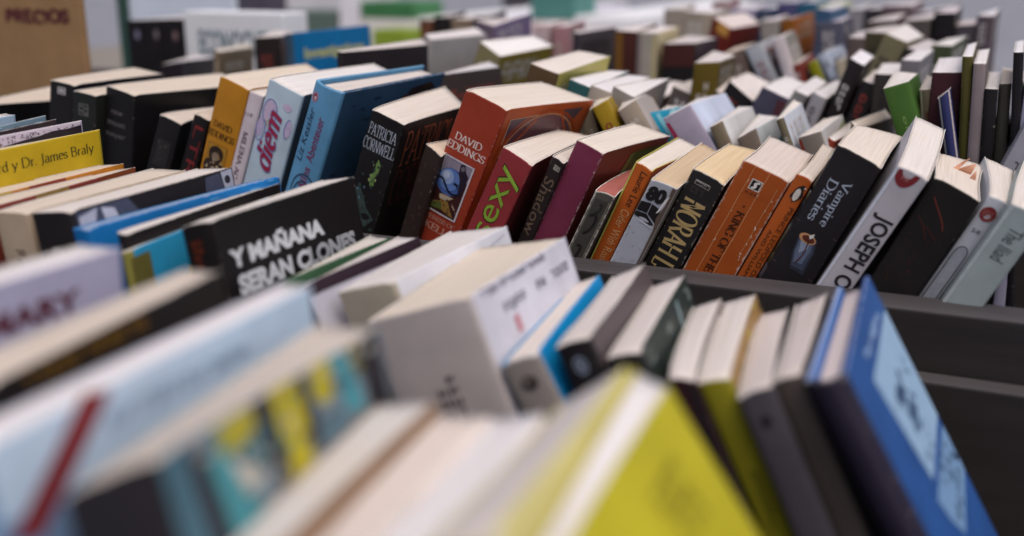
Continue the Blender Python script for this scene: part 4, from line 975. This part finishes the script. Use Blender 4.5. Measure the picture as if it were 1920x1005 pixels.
S('clones', 'black paperback with two lines of bold white capitals on its cover', GF, '#1a1616', fr='#161313', pg='#e9e2da', bow=.001,
  decals=[('title', 'f', [T('Y MAÑANA', (.05, .070, .70, .124), 'h', '#d5d8dc', 'f', bold=.055, L=1), T('SERAN CLONES', (.07, .142, .925, .192), 'h', '#d5d8dc', 'f', bold=.055, L=1)] + [LN([(.56, .146 + .0046 * k), (.94, .146 + .0046 * k)], .01, .0006, '#201c1d', 4) for k in range(10)]),
          ('lettering', 's', marks(85, (.28, .04, .62, .11), 4, '#8a3c20', 4))])
S('green', 'paperback with a dark green cover edge in front of the black lettered one', GF, '#2f4a33', fr='#35573a', pg='#d8d2c8', stock='#cfd0c4')
S('purple', 'paperback with a dark plum cover edge, next after the green one', GF, '#33242c', fr='#c6c4d0', pg='#e4dedc', stock='#d8d0ca', decals=[('cover_picture', 'f', [G((.0, .0, 1.0, .034), '#35232d', n=(8, 2))]), ('lettering', 's', marks(86, (.15, .03, .85, .12), 4, '#cfd0d8', 2) + [O(.5, .2, .3, .03, '#3f5a3a', 1), O(.6, .17, .2, .02, '#c9cfdc', 2)])])
S('white16', 'white paperback with a plain glossy cover, left of the thick grey one', GF, '#a8a090', fr='#dadbe2', pg='#e9e4e0', stock='#eeeae6', decals=[('cover_picture', 'f', [G((.12, .05, .22, .3), '#b9bcc6'), LN([(.1, .09), (.95, .02)], .01, .002, '#c3c5d0', 1)])])
S('grey', 'very thick grey spined book with a white printed cover, widest in its row', GF, '#bab1ae', fr='#cfcfda', pg='#ecdcc2', bow=.001, wear=.6,
  decals=[('lettering', 'f', marks(87, (.08, .006, .72, .030), 16, '#55546a') + marks(88, (.22, .058, .44, .092), 4, '#4c4c62', 1) + marks(89, (.50, .058, .66, .092), 3, '#4c4c62', 1) + marks(90, (.72, .058, .94, .092), 4, '#4c4c62', 1) + [P([(.27, .10), (.31, .098), (.31, .14), (.27, .142)], '#c27a86')]),
          ('number', 's', marks(91, (.43, .165, .66, .30), 2, '#4f4644', 5))])
S('blue18', 'grey spined paperback with a vivid cyan blue front cover', GF, '#978f8a', fr='#1590d0', pg='#efe4da', stock='#2aa0dc', gloss=.3, decals=[('emblem', 's', [O(.5, .06, .22, .018, '#3f3836'), O(.45, .055, .1, .008, '#78706c', 1)] + marks(92, (.3, .14, .7, .22), 2, '#4c4442', 3))])
S('black19', 'black paperback with a pale ring emblem, right of the cyan blue one', GF, '#1e1b1d', fr='#5a5052', pg='#e9dfd8', decals=[('emblem', 's', [O(.5, .055, .20, .022, '#7a8496'), O(.5, .055, .13, .014, '#3f4450', 1), O(.5, .055, .06, .007, '#9aa4b4', 2)])])
S('black20', 'black spined paperback with a mottled dark green cover, third from the grey one', GF, '#1d1b1c', fr='#2b3430', pg='#eae0da', decals=[('cover_picture', 'f', SP(93, (.05, .01, .98, .3), 30, .07, .02, '#66716c') + [LN([(.7, .02), (.6, .2)], .02, .004, '#8aa0a4', 3)])])
S('maroon21', 'slim maroon and black paperback left of the olive one', GF, '#3a1e24', fr='#8d8480', pg='#e8dfd8', decals=[('picture', 's', [G((.55, .01, .98, .99), '#221a1d')])])
S('olive22', 'olive yellow spined paperback among the leaning books on the right', GF, '#857f1e', fr='#9a7a4a', pg='#eae0d6', decals=[('title', 's', marks(94, (.42, .22, .72, .37), 2, '#3c3a14', 7)), ('cover_picture', 'f', SP(95, (.1, .01, .98, .2), 22, .07, .02, '#5c4a22') + SP(96, (.5, .0, .98, .1), 8, .08, .02, '#b9a83a', 2))])
S('grey23', 'slate grey paperback just right of the olive one', GF, '#4a464c', pg='#e0d2cc', fr='#5c5458', decals=[('emblem', 's', [O(.5, .07, .15, .015, '#2c2629')])])
S('grey24', 'brown grey paperback between the slate one and the blue hardback', GF, '#4c4440', pg='#ddcfc9', fr='#564e4c')
S('blue25', 'blue hardback with a pale sketched panel, last on the right of its row', GF, '#2d2838', fr='#2c5696', bk='#9fb4de', pg='#e4d2ce', hard=True, stock='#4470b4',
  decals=[('cover_picture', 'f', [P([(.30, .090), (.985, .085), (.985, .372), (.42, .362)], '#9fc0de'), P([(.35, .385), (.985, .398), (.985, .52), (.50, .52), (.40, .45)], '#7fa4cc')] +
     [LN(bez((.34, .042), (.5, .075), (.6, .03), (.84, .07), n=16), .03, .006, '#7f9fcc', 1), LN(bez((.4, .06), (.55, .04), (.6, .08), (.78, .055), n=16), .02, .004, '#9fb8dc', 1), P([(.47, .18), (.56, .172), (.66, .205), (.60, .225), (.52, .215)], '#3f5878', 2), P([(.66, .165), (.70, .17), (.66, .2), (.62, .2)], '#3f5878', 2), P([(.52, .235), (.66, .23), (.72, .27), (.58, .29)], '#4c6688', 2)] + SP(97, (.42, .18, .9, .36), 24, .035, .012, '#5c789c', 3) + SP(98, (.5, .40, .97, .5), 20, .05, .014, '#3a4a66', 3))])

# front crate, nearest row
S('lavender', 'lavender cover with maroon capitals at the left edge', GN, '#b6b2cc', fr='#c0bcd6', pg='#e9e6ea', decals=[('title', 'f', [T('MARY', (.40, .058, .80, .106), 'h', '#6a3040', 'f', bold=.04)])])
S('blackgold', 'tan paged black book with rubbed gold lettering', GN, '#241e1c', pg='#cdbca8', decals=[('title', 'f', marks(101, (.12, .012, .62, .045), 11, '#8a6418'))])
S('lightblue', 'large pale blue cover with a red slash on its left side', GN, '#7f9fc4', fr='#c8def2', pg='#eceaf0', stock='#e4e6f0', decals=[('cover_picture', 'f', [LN(bez((.285, .0), (.25, .03), (.16, .09), (.06, .16), n=14), .04, .016, '#8a3236', 1), G((.02, .12, .3, .4), '#7f9cc0', 0)] + marks(102, (.30, .045, .74, .085), 12, '#86a0bc', 1, 1))])
S('teal', 'book cover painted with teal, yellow and black stripes', GN, '#2c282c', fr='#77868e', pg='#cdbfae', decals=[('cover_picture', 'f', [P([(.0, .0), (.08, .0), (.10, .2), (.0, .2)], '#4a7080'), P([(.08, .02), (.14, .015), (.17, .2), (.10, .2)], '#2b2730', 1), P([(.13, .055), (.2, .03), (.27, .06), (.30, .2), (.16, .2)], '#4a97a0', 1), P([(.21, .055), (.29, .06), (.32, .12), (.25, .13)], '#c9c4b8', 2), P([(.19, .005), (.33, .003), (.34, .035), (.28, .055), (.20, .05)], '#b8ab20', 2), P([(.34, .0), (.41, .0), (.44, .15), (.38, .16)], '#2a262c', 2), P([(.42, .0), (.54, .0), (.55, .10), (.52, .2), (.40, .2), (.43, .1)], '#c2b422', 1), P([(.55, .0), (.585, .0), (.60, .13), (.55, .14)], '#332f38', 2), P([(.60, .0), (.70, .0), (.70, .06), (.65, .075), (.61, .06)], '#bfb22a', 1), P([(.70, .0), (.78, .0), (.82, .07), (.84, .13), (.74, .11), (.74, .05)], '#4f9aa6', 1), P([(.60, .09), (.75, .10), (.74, .2), (.58, .2)], '#5c7a88', 1), P([(.80, .0), (.86, .0), (.86, .06), (.82, .05)], '#7a7428', 2), P([(.86, .0), (.97, .0), (.98, .2), (.88, .2)], '#332f34', 2)] + SP(131, (.12, .0, .96, .16), 26, .035, .012, '#4a5058', 4) + SP(132, (.12, .0, .96, .16), 14, .03, .012, '#b8b4a8', 5) + SP(133, (.14, .02, .5, .16), 10, .04, .014, '#3c8088', 6))])
S('tanpage', 'broad white page block with a brown cover edge', GN, '#8a725e', fr='#8a6f58', pg='#e2ddd8', stock='#8a7058')
S('peach', 'peach tinted page block beside the brown edged one', GN, '#e0d0c4', pg='#e6d6ca', fr='#e6dcd6', stock='#eadfd8')
S('white7', 'pure white page block among the nearest books', GN, '#e6e4ea', pg='#ecebf0', fr='#e6e0e0', stock='#efecf2')
S('cream8', 'page block with a pale yellow cover edge, left of the lime cover', GN, '#d8cfae', pg='#e6dcd8', fr='#d6cc86', stock='#d8d09a')
S('yellow9', 'lime yellow cover in the near middle, sharp corner pointing up', GN, '#b4aa24', fr='#bcb226', pg='#f0eef0', stock='#c4b83a', decals=[('lettering', 'f', marks(103, (.56, .07, .80, .19), 3, '#857a24', 5, 1))])

# crates farther back
def B_(key, label, sp, **kw): S(key, label, GB, sp, **kw)
B_('blackB', 'thin black cover with grey page tops behind the flowered pale blue book', '#2a2428', pg='#b8aca8')
B_('brownB', 'dark brown cover with pale grey page top right of the blue hardback', '#3a302c', pg='#b4b8bc')
B_('yellowpages', 'thick pale yellow covered book with brown spine behind the orange red one', '#5a4630', fr='#b9b060', pg='#ddd0c0')
B_('whiteB1', 'white paged book at the left of the three white tops behind the lime spine', '#2f5a5c', pg='#dfe0e6')
B_('whiteB2', 'white paged book in the middle of the three white tops behind the lime spine', '#a49a90', pg='#dcdce2')
B_('whiteB3', 'white paged book at the right of the three white tops near the cyan cover', '#8a8480', pg='#dedad8')
B_('beigeB0', 'beige spined book left of the mustard yellow spine', '#94866e', pg='#d8c8b0')
B_('yellowspine', 'mustard yellow spined book leaning left behind the wine red one', '#a08420', pg='#decb9c')
B_('beigeB2', 'tan spined book leaning left between the mustard and the cyan books', '#94887a', pg='#d8ccbe', fr='#b3aaa4')
B_('cyan', 'book with bright cyan cover crossed by pale streaks', '#4a5a60', fr='#1792b2', pg='#c9c0b8', decals=[('cover_picture', 'f', [LN([(.30, .01), (.52, .32)], .05, .012, '#7fc0d0', 1), LN([(.02, .25), (.7, .20)], .04, .016, '#6ab4cc', 1), LN([(.6, .01), (.98, .05)], .1, .012, '#9fd0da', 1)])])
B_('purplewhite', 'lilac white book with a magenta stripe on its spine', '#aaa2b4', fr='#c9d2e6', pg='#dcdae4', decals=[('picture', 's', [P([(.0, .02), (.12, .02), (.2, .20), (.16, .3), (.02, .3)], '#9a2c52'), O(.6, .14, .05, .01, '#6c6676', 1)]), ('cover_picture', 'f', [G((.12, .10, .9, .36), '#d8c6d0'), G((.35, .16, .8, .21), '#7fa4c4', 1)])])
B_('beigeB3', 'small tan spined book with a white cover beside the lilac white one', '#7c705c', fr='#cfcfcf', pg='#d8d2cc', decals=[('lettering', 'f', [G((.45, .10, .85, .14), '#b0bcc8')]), ('emblem', 's', [O(.6, .14, .15, .012, '#4a4236')])])
B_('beigeB4', 'taupe spined book with a white and teal cover in the middle of the leaning row', '#7d7064', fr='#c9d0d4', pg='#dcd6d2', decals=[('cover_picture', 'f', [P([(.35, .12), (.9, .08), (.98, .3), (.5, .32)], '#4f7c78')])])
B_('beigeB5', 'very thin tan spined book with a bluish white cover', '#6c6450', fr='#c9d0dc', pg='#e0d6c8')
B_('taupeB6', 'grey brown spined book with a whitish cover and red corner', '#857c74', fr='#c4c4c4', pg='#ddd0be', decals=[('picture', 's', [P([(.0, .01), (.12, .01), (.2, .12), (.05, .12)], '#8a3020')]), ('cover_picture', 'f', [P([(.5, .05), (.98, .02), (.98, .3), (.6, .3)], '#8a9470')])])
B_('whitered', 'thin white paged book with a brick red cover behind the black candle one', '#8a3a2a', fr='#8a3222', pg='#ece6e4')
B_('creamlong', 'low cream paged book left of the green spine', '#8a7c6c', fr='#6c6258', pg='#d6c4ac')
B_('greenB', 'grass green book standing tilted above the grey white one', '#44682a', bk='#a08a5c', pg='#e2dad2', decals=[('title', 's', marks(111, (.42, .10, .58, .58), 1, '#8aa85c', 14))])
B_('bentbeige', 'bent block of beige pages right of the green book', '#8a7a6a', fr='#5a4a44', pg='#d0bfae', bow=.004)
B_('indigo', 'indigo covered book with curled cover in front of the upright hardbacks', '#343866', pg='#b9a49c', bow=.003, decals=[('title', 's', [LN([(.45, .25), (.52, .45)], .08, .02, '#6a70a0', 1)])])
B_('maroontall', 'tall maroon hardback with a white page top', '#43202a', pg='#e2e0e6')
B_('olivetall', 'tall thin olive hardback beside the maroon one', '#4c4820', pg='#e6e6ec')
B_('taupetall', 'tall thin mauve grey hardback', '#857a7c', pg='#e4e4ea')
B_('blacktall', 'upright black hardback, lower than its mauve grey neighbour', '#1d1b1d', pg='#dcdce2')
B_('greyolive', 'dark grey olive hardback in the upright group at right', '#3c3a34', pg='#c9b49c')
B_('blacktall2', 'tallest black hardback near the right edge', '#18161a', pg='#dfe2ea')
B_('lavtall', 'pale lavender hardback cut by the right edge', '#9c9ab0', pg='#cfcfd8')
B_('greyW', 'pale grey book leaning in at the right edge above the grey green one', '#a4a2ac', pg='#d6d2d0', decals=[('lettering', 's', marks(112, (.3, .12, .5, .22), 1, '#5a585e', 3))])
B_('creamC0', 'cream paged book just behind the cyan cover', '#6c645c', pg='#d8d0ca')
B_('creamC1', 'cream paged book behind the lilac white one', '#5c5450', pg='#dcd2ca')
B_('creamC2', 'thick cream paged book left of the slate spine', '#3a3432', pg='#ddd2c8')
B_('creamC3', 'cream paged black spined book touching the slate spine', '#221f20', pg='#dcd2cc')
B_('slate', 'slate blue spined thick book leaning right', '#4f4c5e', fr='#5a2c30', pg='#dcdadf', decals=[('picture', 's', [P([(.55, .02), (.98, .02), (.98, .25), (.75, .16)], '#5a343c')])])
B_('whiteC5', 'white paged book right of the slate spine', '#8a8886', pg='#dedee4')
B_('whiteC6', 'white paged book left of the big black leaning one', '#a8a4a8', pg='#e2e2e8')
B_('bigblack', 'big black book leaning right with a white page top', '#262022', pg='#e8eaf4')
B_('blackC8', 'second black book leaning behind the big one', '#221e20', pg='#c9c0bc')
B_('whiteC9', 'broad white page top behind the green book', '#3c3634', pg='#dcd8d8')
B_('Investig', 'bright blue large book with pale yellow title', '#3c5468', fr='#0f72aa', pg='#a8b0b8', decals=[('title', 'f', [T('Investigations', (.13, .078, .90, .150), 'h', '#c2c488', 'f', bold=.04)]), ('picture', 'f', [P([(.30, .30), (.55, .24), (.75, .235), (.75, .4), (.30, .4)], '#9aa480')])])
B_('blackthin', 'black book between the tan one and the bright blue large one', '#2a2020', fr='#3a2c2c', pg='#c9c0b8')
B_('tanC', 'tan covered book with a cream top left of the black one', '#7a6a54', fr='#7d6e58', pg='#c9c0ae')
B_('lowblack', 'low black plum book in front of the white lettered box', '#241e26', pg='#b9b4bc')
B_('thickgrey', 'thick pale grey book with a yellow line on its cover', '#b0aaa8', fr='#aeaaaa', pg='#d6d0d4', decals=[('cover_picture', 'f', [G((.15, .24, .75, .27), '#b8a878'), G((.10, .36, .5, .42), '#c4c6cc')])])
B_('brightwhite', 'brightest white page top over an olive cover', '#8a805c', fr='#8a7a34', pg='#f2f2f2')
B_('olivegold', 'olive gold book below the brick red one', '#66551c', fr='#5a4a20', pg='#c4b8b4')
B_('vol1', 'leftmost of three matching black volumes with pale emblems', '#1f1b1e', pg='#c0c0cc', decals=[('emblem', 's', [O(.55, .09, .12, .03, '#8a88a0')])])
B_('vol2', 'middle one of three matching black volumes with pale emblems', '#1f1b1e', pg='#c0c0cc', decals=[('emblem', 's', [O(.55, .09, .12, .03, '#84787c')])])
B_('vol3', 'rightmost of three matching black volumes with pale emblems', '#1f1b1e', pg='#c0c0cc', decals=[('emblem', 's', [O(.55, .10, .12, .03, '#8c7474')])])
B_('purpleD', 'dull purple covered book behind the bright white page top', '#6a5c6c', fr='#75688a', pg='#b9aaa8')
B_('darkgreyD', 'dark grey book with mauve page top left of the brown hardback', '#38323a', fr='#4a4448', pg='#b8aab4')
B_('browntall', 'tall brown hardback with an ochre left side', '#4a2620', pg='#ddd0cc', decals=[('picture', 's', [G((.03, .01, .4, .98), '#7a5424')])])
B_('creamtall', 'tall cream and grey book right of the brown hardback', '#a49c92', fr='#cdbf94', pg='#ddd2cc', decals=[('picture', 's', [G((.72, .01, .98, .98), '#b9ac84'), G((.0, .01, .2, .98), '#8a7a78')])])
B_('blackbrown', 'thick black book with a dark red band at its top', '#221e20', fr='#3a3036', pg='#b8acac', decals=[('picture', 's', [G((.02, .004, .98, .12), '#4a2622')])])
B_('tanD', 'grey brown book leaning left under the red one', '#6c5c54', fr='#4a4644', pg='#d8b88c')
B_('whiteD1', 'slanting bluish white book near the orange one', '#b0b4ba', fr='#a8aab0', pg='#ded6d0')
B_('whiteD2', 'narrow slanting pinkish white book against the orange one', '#d8ccce', pg='#e0dada', fr='#8a857c')
B_('limeD', 'book with a lime green spine leaning left', '#8c8c14', fr='#b8c0cc', pg='#dcdcd8')
B_('palebluewhite', 'pale blue white cover behind the big black leaning book', '#b4bccc', fr='#b4c0d4', pg='#cfd4e0')
B_('taupeD', 'taupe book with a greyish top, far behind the black leaning ones', '#5c504c', pg='#a89aa0')
B_('oliveD', 'dark olive book beside the taupe one', '#48422e', pg='#a49a94')
B_('whiteD8', 'far white page top leaning above the olive book', '#7a7458', pg='#d0ccc8')
B_('darkD9', 'far dark grey book with mauve page top', '#38343a', pg='#a39aa2')
B_('redE', 'brick red book with pale orange label', '#6a241c', fr='#7a2c22', pg='#cdb9b4', decals=[('label', 's', [G((.3, .0, .9, .06), '#c9944a')])])
B_('orangeE', 'bright orange book in the far crates', '#8a5218', fr='#a8601e', pg='#ddc8bc')
B_('blacktallE', 'tall black book with a pink tinted page top, far right', '#1f1c1e', pg='#c4aebc')
B_('greyE', 'dark grey brown book right of the far tall black one', '#4a4448', pg='#b8a8b0')
B_('taupeE', 'tall taupe book with a shining page top, far right', '#5a4f54', pg='#dcdce4')
B_('blueE', 'steel blue book at the top behind the lilac ones', '#3c5878', fr='#3a5c7a', pg='#8a90b4')
B_('creamE', 'wide cream book left of the brick red one', '#a89c8c', pg='#cfc6cc')
B_('whiteE1', 'pale grey book between the red and the orange ones', '#9a948c', pg='#c9bcc4')
B_('purpleE', 'smoky grey book right of the orange one', '#5c5c6c', pg='#a8a0b4')
B_('maroonE', 'book with dull maroon edge in the far crates', '#5a4c4a', fr='#5c2c3c', pg='#b0a4a0')
B_('lightgreyE', 'mid grey book with a pinkish top next to the far tall black one', '#5c5450', pg='#aea0a0')
B_('far00', 'wide cream book at the left end of the last row', '#a89c90', pg='#d8d0cc')
B_('far01', 'pinkish white book in the last row, behind the brick red one', '#c4b4b4', pg='#dcd4d6')
B_('far02', 'dusty rose book in the last row', '#8a6064', pg='#cfc4c8')
B_('far03', 'pale lilac book in the last row, above the narrow pinkish white one', '#a8a0b8', pg='#d4d0dc')
B_('far04', 'dark blue book in the last row', '#2c3c5c', pg='#b0b4c8')
B_('far05', 'violet blue book in the last row', '#54547c', pg='#b8b4cc')
B_('far06', 'sea blue book in the last row', '#2f6480', pg='#a8b8c4')
B_('far07', 'pale yellow green book in the last row', '#a8b078', pg='#d0d8b8')
B_('far08', 'silver grey book in the last row', '#8c8a8e', pg='#c4c0c6')
B_('far09', 'charcoal book in the last row', '#38343a', pg='#a8a2aa')
B_('far10', 'wide mauve brown book in the last row', '#6c5a5e', pg='#c0b4bc')
B_('far11', 'smoky violet book in the last row', '#585468', pg='#b4b0be')
B_('far12', 'near black book at the right end of the last row', '#242026', pg='#8c8890')
S('smallbrown', 'small dark brown paperback wedged between the pale named black and the orange red novels', GM, '#2e2420', fr='#2a201c', pg='#e0c4a0', decals=[('picture', 's', SP(121, (.1, .05, .9, .5), 16, .12, .012, '#43352c'))])
B_('brownE', 'rust brown book far behind the thin black cover', '#6a4430', pg='#cfc8c4')
B_('jet', 'black book far behind, next to the rust brown one', '#221e20', pg='#d8ccc4')
B_('tanE', 'tan book far behind the thick pale grey one', '#8c7a66', pg='#dcd4cc')
B_('greyEa', 'mid grey book far behind, left of the dull purple one', '#6e6a70', pg='#d4d0d4')
B_('pinkE', 'pale pink book in front of the teal box', '#c9b0b0', pg='#e2d6d6')
B_('roseE', 'faded rose book beside the pale pink one', '#a87c80', pg='#e0d2d2')
B_('rustD', 'small rust red book under the narrow pinkish white one', '#7c342a', pg='#d8ccc4')
B_('creamD', 'cream covered book leaning beside the pale blue white cover', '#b8ac94', pg='#e2dcd2')
B_('mossD', 'moss green book behind the maroon hardback', '#4a5238', pg='#d8d8d4')
B_('ashC', 'ash grey book just left of the maroon hardback', '#7a767a', pg='#dcdade')
for key in DATA:
    label, grp, sp, kw = ST[key]
    root, B = make_book(key, DATA[key], label, grp, sp, **kw)
    if key == 'lestat':
        # torn peach coloured flap curling up from the top edge
        vs, fs = [], []
        def strip(f, y, wd, L, lean, curl):
            k0 = len(vs)
            base = B.at(f, y, B.h)
            for i in range(9):
                a = i / 8
                x = base.x + lean * a * L
                z = base.z - .001 + L * (a - .15 * a * a)
                yy = base.y - curl * L * math.sin(a * 2.6)
                ww = wd * (1 - a) ** .8 / 2 + .0002
                vs.append((x - ww, yy, z)); vs.append((x + ww * .7, yy + .0006, z + .0002))
            for i in range(8):
                fs.append((k0 + 2 * i, k0 + 2 * i + 1, k0 + 2 * i + 3, k0 + 2 * i + 2))
        strip(.66, .062, .0085, .0085, .25, .3); strip(.44, .060, .0028, .0100, .35, -.2); strip(.86, .050, .0035, .0060, -.2, .3)
        me = bpy.data.meshes.new('torn_flap'); me.from_pydata(vs, [], fs)
        o = link('torn_flap', me, root, [plain_mat('#d9a184', .8, 200, .2)])
        sm = o.modifiers.new('thickness', 'SOLIDIFY'); sm.thickness = .0003

# ---------------------------------------------------------------- card signs and far displays
def flat_text(name, text, x0, x1, z0, z1, y, col, parent, bold=.02, font='f'):
    vs, fs, lv = font_polys(text, bold) if font == 'f' else roman_polys(text)
    ax, bx = min(v[0] for v in vs), max(v[0] for v in vs)
    az, bz = min(v[1] for v in vs), max(v[1] for v in vs)
    me = bpy.data.meshes.new(name)
    me.from_pydata([(x0 + (x1 - x0) * (v[0] - ax) / (bx - ax), y, z0 + (z1 - z0) * (v[1] - az) / (bz - az)) for v in vs], [], fs)
    return link(name, me, parent, [ink_mat(col, .7)])

sign = tag(empty('cardboard_sign', (-.90, .80, Z(-.269))), 'brown cardboard sign with hand written price heading at the left edge', 'sign')
# cardboard with faint flutes
def cardboard():
    m, nt, b = nodes_of('cardboard')
    tc = N(nt, 'ShaderNodeTexCoord')
    wv = N(nt, 'ShaderNodeTexWave', Scale=90.0, Distortion=.6); wv.bands_direction = 'X'
    nt.links.new(tc.outputs['Object'], wv.inputs['Vector'])
    n1 = N(nt, 'ShaderNodeTexNoise', Scale=14.0, Detail=8.0, Roughness=.7)
    nt.links.new(tc.outputs['Object'], n1.inputs['Vector'])
    c = mixc(nt, ramp(nt, n1.outputs[0], .3, .7), lin('#8a6a44'), lin('#a8835a'))
    c = mixc(nt, ramp(nt, wv.outputs[0], .2, .9, (0, 0, 0, 1), (.25,) * 3 + (1,)), c, lin('#7a5c3a'))
    nt.links.new(c, b.inputs['Base Color']); b.inputs['Roughness'].default_value = .9
    return m
CB = cardboard()
box_obj('panel', (-.11, 0, 0.0006), (.0925, .006, .262), CB, sign, .002)
box_obj('support', (-.02, .0065, 0.0006), (.02, .06, .10), CB, sign, .002)
bm = bmesh.new()
box_bm(bm, (-.11, .002, .2625), (.0925, .0045, .32), .0006)
me = bpy.data.meshes.new('flap'); bm.to_mesh(me); bm.free()
link('flap', me, sign, [CB])
# brush lettering of the price heading, slightly uneven
def brush(name, text, x0, x1, z0, z1, y, col, parent):
    r = random.Random(3)
    vs, fs, lv = [], [], []
    x = 0
    for ch in text:
        a, b, c_ = roman_polys(ch, thick=.27, thin=.23, serif=0)
        dz = r.uniform(-.05, .05); sl = r.uniform(-.05, .08)
        k = len(vs)
        vs += [(x + p[0] + sl * p[1], p[1] + dz) for p in a]; fs += [tuple(k + i for i in f) for f in b]; lv += c_
        x += GL[ch][0] + .08
    ax, bx = min(v[0] for v in vs), max(v[0] for v in vs); az, bz = min(v[1] for v in vs), max(v[1] for v in vs)
    me = bpy.data.meshes.new(name)
    me.from_pydata([(x0 + (x1 - x0) * (v[0] - ax) / (bx - ax), y - .00004 * l, z0 + (z1 - z0) * (v[1] - az) / (bz - az)) for v, l in zip(vs, lv)], [], fs)
    return link(name, me, parent, [ink_mat(col, .7)])
brush('lettering', 'PRECIOS', -.0085, .0765, .2105 , .2260, -.0006, '#5c2430', sign)

def block(name, label, cat, lo, hi, col, group=None, bev=.004, rough=.6, amount=.12):
    """a box-shaped thing standing at lo/hi (heights relative to the eye)"""
    o = box_obj(name, (lo[0], lo[1], 0), (hi[0], hi[1], hi[2] - lo[2]), plain_mat(col, rough, 18, amount), None, bev)
    cx, cy = (lo[0] + hi[0]) / 2, (lo[1] + hi[1]) / 2
    for v in o.data.vertices: v.co.x -= cx; v.co.y -= cy
    o.location = (cx, cy, Z(lo[2]))
    return tag(o, label, cat, group)

wb = tag(empty('display_board', (-1.15, 1.345, Z(-.269))), 'pale blue white board with a dark green frame behind the black volumes', 'board')
box_obj('panel', (-.100, -.006, .0006), (.102, .006, .30), plain_mat('#dfe8f4', .5, 10, .1), wb, .001)
box_obj('frame', (-.124, -.008, .0006), (-.1005, .008, .31), plain_mat('#2f5044', .5, 10, .2), wb, .001)
wx = tag(empty('lettered_box', (-.832, 1.0600, Z(-.269))), 'white box with faint grey capitals behind the tan and black books', 'box')
box_obj('box_body', (-.0735, 0, .0006), (.0735, .05, .212), plain_mat('#eef0f4', .5, 10, .1), wx, .002)
flat_text('lettering', 'ECONOGUEN', -.052, .060, .161, .191, -.0006, '#7f929e', wx, .03)

block('white_board', 'whitish board standing left of the black volumes', 'board', (-1.66, 1.43, -.3169), (-1.49, 1.46, .03), '#e6e2ee')
table('far table with white and green boxes', (-3.0, 2.0), (-.75, 4.7), Z(-.30), wood_mat('#8a8278', .7))
FT = -.2995
block('storage_box', 'grey green box on the far table, left of the white post', 'box', (-2.142, 3.0, FT), (-1.935, 3.2, -.152), '#5c6e66', 'boxes on the far table')
block('storage_box', 'long pale grey box behind the grey green one', 'box', (-2.9, 3.3, FT), (-1.99, 3.5, .06), '#dedce2', 'boxes on the far table')
block('storage_box', 'narrow white upright box between the two green ones', 'box', (-1.927, 3.0, FT), (-1.853, 3.1, .05), '#f0ecf4', 'boxes on the far table')
gb = block('storage_box', 'leaf green box lying on the cream one', 'box', (-1.845, 3.0, -.1715), (-1.653, 3.2, -.118), '#3a7846', 'boxes on the far table')
block('storage_box', 'cream box under the leaf green one', 'box', (-1.845, 3.0, FT), (-1.653, 3.2, -.172), '#eae6e0', 'boxes on the far table')
block('storage_box', 'lime green low box at the front of the far table', 'box', (-1.325, 2.2, FT), (-1.233, 2.3, -.150), '#88a028', 'boxes on the far table')
block('storage_box', 'bright white long low box right of the leaf green one', 'box', (-1.640, 3.0, FT), (-1.40, 4.4, -.165), '#f6f6f8', 'boxes on the far table')
block('storage_box', 'dark grey box peeping over the bright white one', 'box', (-2.0, 4.45, FT), (-1.88, 4.6, -.12), '#4a4850', 'boxes on the far table')
block('storage_box', 'pale lilac box left of the teal one', 'box', (-1.395, 3.02, FT), (-1.262, 4.0, -.160), '#cfcbd8', 'boxes on the far table')
block('storage_box', 'pale pink box under the teal one', 'box', (-1.270, 2.9, FT), (-1.118, 3.4, -.166), '#d8c4c6', 'boxes on the far table')
block('storage_box', 'teal box lying on the pale pink one', 'box', (-1.256, 3.0, -.1655), (-1.12, 3.2, -.06), '#4c857e', 'boxes on the far table')
block('storage_box', 'brightest white long box at the right end of the far table', 'box', (-1.115, 3.0, FT), (-.918, 4.6, -.150), '#f6f6f8', 'boxes on the far table')
block('storage_box', 'dark plum box at the back left of the far table', 'box', (-2.02, 2.5, FT), (-1.842, 2.6, -.06), '#4a4654', 'boxes on the far table')
